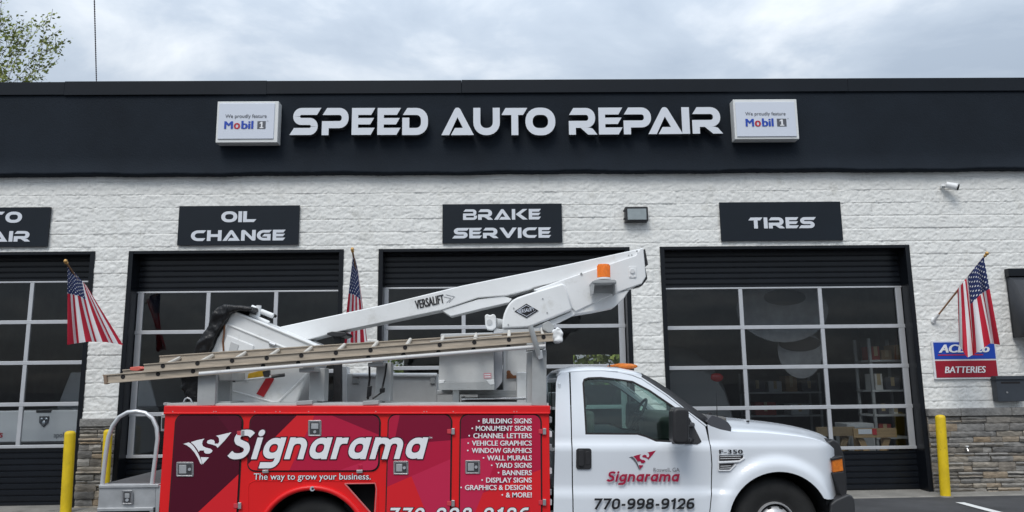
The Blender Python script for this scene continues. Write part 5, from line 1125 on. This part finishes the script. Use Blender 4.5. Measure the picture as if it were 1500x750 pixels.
tubes('bucket_fitting', [([(368.5, 450, .7), (384, 456.6, .7), (400, 462.8, .7)], .026), ([(379.3, 447.5, .68), (377.3, 463, .68)], .026), ([(366, 461, .65), (394, 473, .65)], .02)], fibre_white, buc, 12)
tubes('bucket_latch', [([(320, 472, .54), (329, 474.5, .54)], .022), ([(395, 503, .54), (403, 506, .54)], .02)], latch_m, buc, 10); tubes('chain', [([(329, 474, .53), (328, 490, .53), (326.5, 500, .53), (327.5, 514, .53)], .009)], rust_m, buc, 6)
tubes('bucket_lever', [([(338, 559, .42), (364, 556, .42), (398, 551.5, .42)], .011), ([(345, 557, .42), (353, 553, .42)], .02)], lift_grey, buc, 8); tubes('lever_grip', [([(398, 551.8, .42), (417, 549.2, .42)], .017)], black_plastic, buc, 8); tubes('lever_knob', [([(343, 552, .42), (341, 559, .42)], .03)], black_plastic, buc, 8)
part('lever_clamp', [([(384, 544), (394, 542), (394, 552), (386, 552)], .40, .46)], black_plastic, buc, bevel=.006)
COV = [(326, 446), (338, 447), (352, 446.5), (366, 449), (371, 451.5), (366, 456), (350, 454), (337, 457), (328, 472), (314, 494), (303, 517), (298, 545), (292, 565), (287, 580), (272, 579), (265, 570), (264, 556), (267, 545), (281, 517), (293, 493), (302, 478), (309, 460), (316, 449)]
tx = bpy.data.textures.new('crumple', 'CLOUDS'); tx.noise_scale = .13; tx.noise_depth = 3
cv = part('bucket_cover', [(COV, .46, 1.34)], vinyl, buc, bevel=0)
md = cv.modifiers.new('rm', 'REMESH'); md.mode = 'VOXEL'; md.voxel_size = .014; md.use_smooth_shade = True
md = cv.modifiers.new('sm', 'SMOOTH'); md.iterations = 3; md = cv.modifiers.new('dp', 'DISPLACE'); md.texture = tx; md.strength = .055; md.mid_level = .5
# ---- the ladder on the rack
lad = thing('extension_ladder', 'weathered tan fibreglass extension ladder strapped on the truck rack', 'ladder', mat=TR @ Matrix.Translation((-.9, .15, T(480, 530).z-.1)))
def rail(pts, v, name='rail', hh=()):
    mb = MB(); pl = pp(pts, v); mb.prism(pl, v, v+.006); n_ = len(pl)
    t0, t1 = pl[0], pl[3]; b0, b1 = pl[1], pl[2]
    for a, b_, s_ in ((t0, t1, -1), (b0, b1, 1)): mb.add([(a[0], v-.012, a[1]), (b_[0], v-.012, b_[1]), (b_[0], v+.03, b_[1]), (a[0], v+.03, a[1]), (a[0], v-.012, a[1]+s_*.009), (b_[0], v-.012, b_[1]+s_*.009), (b_[0], v+.03, b_[1]+s_*.009), (a[0], v+.03, a[1]+s_*.009)], [(0, 1, 2, 3), (7, 6, 5, 4), (0, 4, 5, 1), (2, 6, 7, 3), (1, 5, 6, 2), (0, 3, 7, 4)])
    return mb.build(name, ladder_m, lad, space=TR)
rail([(151, 549), (152.8, 562), (772, 511), (771, 500.5)], -.06); rail([(211, 533.2), (211, 545.6), (813, 499.5), (813, 487.4)], -.075)
rail([(234, 521), (234, 531), (806, 494), (806, 483.6)], .36); rail([(180, 541.5), (180, 552), (772, 509), (772, 498.5)], .37)
for k in range(12):
    x, y = 238.3+50.72*k, 535.7-3.855*k; p = T(x, y+.3, -.08); f = T(x+25*(750-x)/512, y-11.5, .36); mb = MB(); mb.tube([p+Vector((0, .01, 0)), f], .017, 8); rg_ = mb.build('rung', rung_m, lad, space=TR); mb = MB(); mb.tube([p+Vector((0, .001, 0)), p+Vector((0, .014, 0))], .020, 12); mb.build('rung_end', gasket, rg_, space=TR)
    x, y = 180+51.36*k, 552.2-4.05*k; p = T(x, y-.3, -.062); f = T(x+25*(750-x)/512, y-6, .37); mb = MB(); mb.tube([p+Vector((0, .01, 0)), f], .017, 8); rg_ = mb.build('rung', rung_m, lad, space=TR); mb = MB(); mb.tube([p+Vector((0, -.001, 0)), p+Vector((0, .012, 0))], .020, 12); mb.build('rung_end', gasket, rg_, space=TR)
part('rail_end_cap', [([(150.5, 548.6), (155.5, 549.4), (157, 562), (152.5, 563.2)], -.08, -.02)], M('ladder_end', (.24, .17, .12), .7), lad, bevel=.003)
part('warning_flag', [([(190, 538), (203, 536.5), (209, 540), (201, 543.5), (190, 542.5)], .1, .2)], M('tape_red', (.6, .12, .09), .6), lad, bevel=.006)
ep = part('end_padding', [([(811, 484), (818, 480), (824, 484), (823.5, 499), (817, 502), (812, 499)], -.14, .06)], fibre_white, lad, bevel=0)
md = ep.modifiers.new('rm', 'REMESH'); md.mode = 'VOXEL'; md.voxel_size = .012; md.use_smooth_shade = True
tx2 = bpy.data.textures.new('rag', 'CLOUDS'); tx2.noise_scale = .05; md = ep.modifiers.new('dp', 'DISPLACE'); md.texture = tx2; md.strength = .05
part('rail_wear', [([(630, 499.2), (690, 494), (735, 490.3), (735, 491.5), (690, 495.6), (630, 501)], -.09, -.085)], rung_m, lad, bevel=0)

# ------------------------------------------------------------------ inside the workshop
def place(name, label, cat, loc, group=None): return thing(name, label, cat, loc, group)
def pickup():
    Y = 12.05; a, b_ = W(-48, 650, Y), W(142, 600, Y); x0, x1, z1 = a.x, b_.x, b_.z; z0 = .55
    r_ = place('parked_pickup', 'white pickup seen from behind through the first bay door', 'pickup', ((x0+x1)/2, Y+2, .03))
    wht = M('pickup_white', (.78, .78, .79), .3, coat=.5)
    mb = MB(); mb.box((x0, Y+.05, z0), (x1, Y+2.2, z1-.02)); mb.prism([(x0+.05, z1-.02), (x1-.05, z1-.02), (x1-.25, z1+.62), (x0+.25, z1+.62)], Y+2.2, Y+3.6); mb.build('body', wht, r_, bevel=.03)
    mb = MB(); mb.box((x0+.16, Y, z0+.06), (x1-.16, Y+.05, z1)); tg = mb.build('tailgate', wht, r_, bevel=.02)
    p0, p1 = W(53, 604.5, Y), W(75.5, 600.8, Y); mb = MB(); mb.box((p0.x, Y-.01, p0.z), (p1.x, Y+.01, p1.z)); mb.build('tailgate_handle', black_plastic, tg, bevel=.006)
    c = W(64.8, 617, Y); mb = MB(); mb.prism([(c.x-.075, c.z+.075), (c.x+.075, c.z+.075), (c.x+.07, c.z-.02), (c.x, c.z-.09), (c.x-.07, c.z-.02)], Y-.015, Y+.002); bd = mb.build('badge', ink_grey, tg, bevel=.006)
    mb = MB(); mb.sph((c.x, Y-.016, c.z-.03), (.028, .008, .04)); mb.sph((c.x-.035, Y-.016, c.z+.03), (.026, .008, .022)); mb.sph((c.x+.035, Y-.016, c.z+.03), (.026, .008, .022)); mb.build('badge', chrome, tg)
    wtext('apolo', 78.5, 633.5, 98, 643, Y-.002, ink_grey, tg); wtext('s', -1, 634, 4, 641, Y-.001, ink_red, tg, bold=.03)
    q = W(40, 646.5, Y); mb = MB(); mb.box((x0-.02, Y-.12, z0-.05), (x1+.02, Y+.02, q.z)); mb.build('rear_bumper', black_plastic, r_, bevel=.02)
    for x in (x0, x1-.14): mb = MB(); mb.box((x, Y-.005, z0+.2), (x+.14, Y+.06, z1-.08)); mb.build('tail_light', lens_red, r_, bevel=.01)
    for x in (x0+.15, x1-.15):
        for y in (Y+.8, Y+3.2): mb = MB(); mb.lathe([(.2, -.12), (.36, -.12), (.38, -.08), (.38, .08), (.36, .12), (.2, .12)], (0, 0, 0), 24); mb.v = [(x+v[1], y+v[0], .41+v[2]) for v in mb.v]; mb.build('wheel', rubber, r_)
pickup()
def car():
    Y = 12.9; c = W(1050, 553, Y); p = place('parked_car', 'pale car with a round red tail light behind the fourth bay door', 'car', (c.x-.5, Y+2, .03))
    x1 = W(1083, 560, Y).x; x0 = x1-1.7; zt_ = W(1050, 540, Y).z
    mb = MB(); rows = []
    for y, ws, zr in ((Y, .84, .0), (Y+.15, .95, .12), (Y+.8, 1, .45), (Y+2.0, 1, .5), (Y+3.0, .98, .1), (Y+4.2, .9, -.2)):
        xm = (x0+x1)/2; hw = .85*ws; z1 = zt_+zr; rows.append([(xm-hw, y, .35), (xm-hw, y, .9), (xm-hw*.97, y, min(1.15, z1-.1)), (xm-hw*.72, y, z1-.05), (xm, y, z1), (xm+hw*.72, y, z1-.05), (xm+hw*.97, y, min(1.15, z1-.1)), (xm+hw, y, .9), (xm+hw, y, .35)])
    mb.grid(rows); mb.add(rows[0], [tuple(range(9))]); b_ = mb.build('body', car_silver, p, ang=50); s_ = b_.modifiers.new('s', 'SUBSURF'); s_.levels = 1; s_.render_levels = 1
    mb = MB(); mb.sph((c.x, Y+.02, c.z), (.115, .05, .075), 16, 9); mb.build('tail_light', lens_red, p)
    mb = MB(); mb.box(((x0+x1)/2-.55, Y+.05, zt_-.35), ((x0+x1)/2+.45, Y+.09, zt_-.1)); mb.build('rear_window', gasket, p); mb = MB(); mb.box((x0+.05, Y-.08, .42), (x1-.05, Y+.15, .62)); mb.build('rear_bumper', black_plastic, p, bevel=.03)
    for x in (x0+.12, x1-.12):
        for y in (Y+.8, Y+3.3): mb = MB(); mb.lathe([(.2, -.1), (.31, -.1), (.32, -.07), (.32, .07), (.31, .1), (.2, .1)], (0, 0, 0), 24); mb.v = [(x+v[1], y+v[0], .35+v[2]) for v in mb.v]; mb.build('wheel', rubber, p)
car()
def trestle(x0, x1, Y, z1, label, dark=False):
    t_ = place('wooden_trestle', label, 'trestle', ((x0+x1)/2, Y, .03), 'wooden trestles in the fourth bay'); mt = M('pine_dark', (.26, .19, .11), .75, var=.2, vs=6) if dark else wood_m
    mb = MB(); mb.box((x0, Y, z1-.14), (x1, Y+.045, z1)); mb.build('beam', mt, t_, bevel=.003)
    for x, s_ in ((x0+.12, -1), (x1-.12, 1)):
        for q in (0, 1): mb = MB(); mb.prism([(x-.05, z1-.15), (x+.05, z1-.15), (x+.05+s_*-.32*(1-q), .03), (x-.05+s_*-.32*(1-q), .03)], Y+.046+.1*q, Y+.086+.1*q); mb.build('leg', mt, t_, bevel=.003)
    return t_
a, b_ = W(1251, 640, 11.95), W(1313, 627, 11.95); tr_ = trestle(a.x, b_.x, 11.95, b_.z, 'pale pine trestle with a red label on its beam')
a2, b2 = W(1278.5, 637, 11.94), W(1284, 628, 11.94); mb = MB(); mb.box((a2.x, 11.942, a2.z), (b2.x, 11.949, b2.z)); mb.build('label', M('tag_red', (.6, .05, .06), .5), tr_); a2, b2 = W(1258, 636, 11.94), W(1277, 628.5, 11.94); mb = MB(); mb.box((a2.x, 11.944, a2.z), (b2.x, 11.949, b2.z)); mb.build('paper', ink_white, tr_)
a, b_ = W(1197, 640, 12.2), W(1252, 625, 12.2); trestle(a.x, b_.x, 12.2, b_.z, 'darker pine trestle without label beside the pale one', True)
a, b_ = W(1243, 656, 12.4), W(1280, 620, 12.4); cb = place('tool_cabinet', 'grey steel cabinet standing behind the trestles', 'cabinet', ((a.x+b_.x)/2, 12.5, .03)); mb = MB(); mb.box((a.x, 12.4, .03), (b_.x, 12.85, b_.z)); mb.build('carcass', lift_grey, cb, bevel=.01); mb = MB(); mb.box((a.x+.03, 12.39, .1), (b_.x-.03, 12.4, b_.z-.05)); mb.build('door', rack_grey, cb)
def shelf(x0, x1, Y, levels, label):
    s_ = place('storage_shelf', label, 'shelf', ((x0+x1)/2, Y, .03), 'steel shelving in the workshop')
    for x in (x0, x1):
        for y in (Y, Y+.5): mb = MB(); mb.box((x-.02, y-.02, .03), (x+.02, y+.02, levels[-1]+.35)); mb.build('post', rack_grey, s_)
    for z in levels: mb = MB(); mb.box((x0-.02, Y-.03, z-.03), (x1+.02, Y+.53, z)); mb.build('shelf_board', lift_grey, s_)
    return s_
SY = 12.5
xa, xb = W(1281, 600, SY).x, W(1331, 600, SY).x; lv = [W(1300, y, SY).z for y in (640, 607, 571, 527)]
shelf(xa, xb, SY, lv, 'grey steel shelf rack close behind the fourth bay door')
xc, xd = W(1098, 600, 14.6).x, W(1203, 600, 14.6).x; lv2 = [W(1150, y, 14.6).z for y in (640, 608, 574)]
shelf(xc, xd, 14.6, lv2, 'long grey shelf unit deep behind the middle panes')
def cbox(x, Y, z, sx, sy, sz, mt, label):
    o = place('cardboard_box', label, 'box', (x, Y, z), 'boxes on the workshop shelves'); mb = MB(); mb.box((x-sx/2, Y, z+.002), (x+sx/2, Y+sy, z+sz)); mb.build('carton', mt, o, bevel=.004)
    mb = MB(); mb.box((x-.03, Y-.002, z+sz*.3), (x+.03, Y+.002, z+sz)); mb.build('tape', M('tape', (.45, .36, .22), .4), o)
red_card = M('carton_red', (.30, .05, .04), .7); white_card = M('carton_white', (.6, .6, .58), .6); bk_card = M('carton_dark', (.08, .08, .09), .7)
def pbox(px, sx, lvz, Y, sz, mt, label): cbox(W(px, 560, Y).x, Y+.03, lvz, sx, .35, sz, mt, label)
pbox(1304, .17, lv[3], SY, .16, card_m, 'brown carton on the top shelf beside the bay edge'); pbox(1288, .13, lv[3], SY, .22, red_card, 'reddish carton on the top shelf of the near rack'); pbox(1321, .11, lv[3], SY, .24, card_m, 'tall narrow carton at the end of the top shelf')
pbox(1289, .12, lv[2], SY, .26, white_card, 'upright white carton on the second shelf'); pbox(1309, .22, lv[2], SY, .20, bk_card, 'dark carton beside the upright white one'); pbox(1292, .17, lv[1], SY, .17, bk_card, 'low dark carton on the third shelf'); pbox(1310, .07, lv[1], SY, .12, white_card, 'small white jar-sized carton on the third shelf'); pbox(1292, .2, lv[0], SY, .2, red_card, 'reddish carton on the lowest shelf')
pbox(1110, .3, lv2[2], 14.6, .22, bk_card, 'dark carton on the deep unit next to the grey one'); pbox(1136, .25, lv2[2], 14.6, .2, lift_grey, 'grey carton on the deep unit beside the brown one'); pbox(1160, .22, lv2[2], 14.6, .30, card_m, 'brown carton standing alone on the deep shelf unit'); pbox(1186, .3, lv2[2], 14.6, .2, bk_card, 'dark carton on the deep unit next to the brown one'); pbox(1120, .4, lv2[1], 14.6, .24, red_card, 'wide reddish carton on the middle of the deep unit'); pbox(1170, .35, lv2[1], 14.6, .2, lift_grey, 'grey carton on the middle of the deep unit')
# made-up pale discs on cords, standing in for reflections in the fourth bay's panes
def disc(cx_, cy_, rx, rz, Y, label, eye):
    c = W(cx_, cy_, Y); o = place('stand_in_disc', label, 'disc', c, 'made-up pale discs inside the fourth bay'); n_ = 28; mb = MB()
    mb.prism([(c.x+rx*math.cos(2*math.pi*k/n_), c.z+rz*math.sin(2*math.pi*k/n_)*(1 if math.sin(2*math.pi*k/n_) < 0 else .8)) for k in range(n_)], Y, Y+.02); mb.build('sheet', M('disc_grey', (.20, .20, .205), .7, var=.2, vs=6), o)
    mb = MB(); mb.prism([(c.x+eye[0]+.34*math.cos(2*math.pi*k/n_), c.z+eye[1]+.13*math.sin(2*math.pi*k/n_)) for k in range(n_)], Y-.005, Y-.001); mb.build('dark_oval', gasket, o)
    mb = MB(); mb.tube([(c.x, Y+.01, c.z+rz*.75), (c.x, Y+.01, 4.75)], .006, 6); mb.build('cord', gasket, o)
disc(1146, 452, .74, .54, 12.25, 'wide made-up pale banner with a dark oval in a top pane', (.05, .18)); disc(1172, 514, .36, .44, 12.4, 'narrower made-up pale banner hanging below the wide one', (0, .12))

# ------------------------------------------------------------------ tree, cable, greenery
def tree(loc, H, label, nleaf=7000, seed=3):
    rnd = random.Random(seed); t_ = thing('spring_tree', label, 'tree', loc); segs = []; tips = []
    def grow(p, d, ln, r, lev):
        n_ = 5; pts = [p]
        for k in range(n_):
            d = (d+Vector((rnd.uniform(-.14, .14), rnd.uniform(-.14, .14), rnd.uniform(-.02, .12)))).normalized(); p = p+d*ln/n_; pts.append(p)
            if lev > 0 and k >= 1:
                for _ in range(1 if lev < 3 else 2):
                    a = rnd.uniform(0, 6.28); s_ = Vector((math.cos(a), math.sin(a), rnd.uniform(.15, .8))).normalized(); grow(p, (d*.75+s_*.8).normalized(), ln*rnd.uniform(.42, .62), r*(1-k/n_*.6)*.55, lev-1)
            if lev <= 1: tips.append(p)
        segs.append((pts, [r*(1-.8*k/n_) for k in range(n_+1)], lev))
        if lev > 0: grow(p, d, ln*.55, r*.35, lev-1)
    grow(Vector(loc), Vector((0, 0, 1)), H*.55, .20, 4)
    mb = MB()
    for pts, rs, lev in segs: mb.tube(pts, [max(.008, x) for x in rs], 8 if lev > 2 else (5 if lev > 0 else 3))
    mb.build('trunk', bark_m, t_); mb = MB()
    for k in range(nleaf):
        c = rnd.choice(tips)+Vector((rnd.gauss(0, .16), rnd.gauss(0, .16), rnd.gauss(0, .14))); s_ = rnd.uniform(.045, .105)
        n_ = Vector((rnd.gauss(0, 1), rnd.gauss(0, 1), rnd.gauss(0, 1)+.3)).normalized(); a = n_.orthogonal().normalized(); b_ = n_.cross(a); mb.add([c-a*s_, c-b_*s_*.6, c+a*s_, c+b_*s_*.6], [(0, 1, 2, 3)])
    mb.build('crown', leaf_m, t_, recalc=False)
tb = W(15, 200, 27)
tree((tb.x-2.85, 27, 0), 15.0, 'young leafing tree rising behind the roof of the garage', 30000, 5)
c0, c1 = W(141.2, 117, 13.5), W(138.2, 0, 12.0); e_ = c1+(c1-c0)*1.5
mb = MB(); mb.tube([c0-(c1-c0)*.1, c0, c1, e_], .0075, 6); nn = 90
for k in range(nn):
    p = c0+(e_-c0)*(k/nn); mb.tube([p, p+(e_-c0)*(.42/nn)], .0125, 5)
cbl = mb.build('overhead_cable', M('cable_grey', (.10, .085, .10), .6)); tag(cbl, 'thin twisted cable rising from the roof into the sky near the tree', 'cable')
def foliage(name, label, x0, x1, y, z1, n_, s0, s1, mts, dy=1.5, seed=1):
    rnd = random.Random(seed); mb = MB()
    for k in range(n_):
        x = rnd.uniform(x0, x1); top = z1*(.72+.28*math.sin(x*.31+1.3)*math.sin(x*.13)+.12*math.sin(x*1.7)); z = rnd.uniform(0, top); s_ = rnd.uniform(s0, s1)
        c = Vector((x, y+rnd.uniform(-dy, dy), z)); n2 = Vector((rnd.gauss(0, 1), rnd.gauss(0, 1), rnd.gauss(0, 1))).normalized(); a = n2.orthogonal().normalized(); b_ = n2.cross(a); mb.mi = rnd.randrange(len(mts)); mb.add([c-a*s_, c-b_*s_*.7, c+a*s_, c+b_*s_*.7], [(0, 1, 2, 3)])
    tag(mb.build(name, mts, recalc=False), label, 'greenery', kind='stuff')
foliage('hedge', 'bright green hedge seen through the workshop rear windows', -12, 14, 31, 7.5, 22000, .08, .2, [M('foliage_bright', (.26, .33, .07), .7, var=.4, vs=1.5), hedge_l, leaf_m], 1.0, 2)
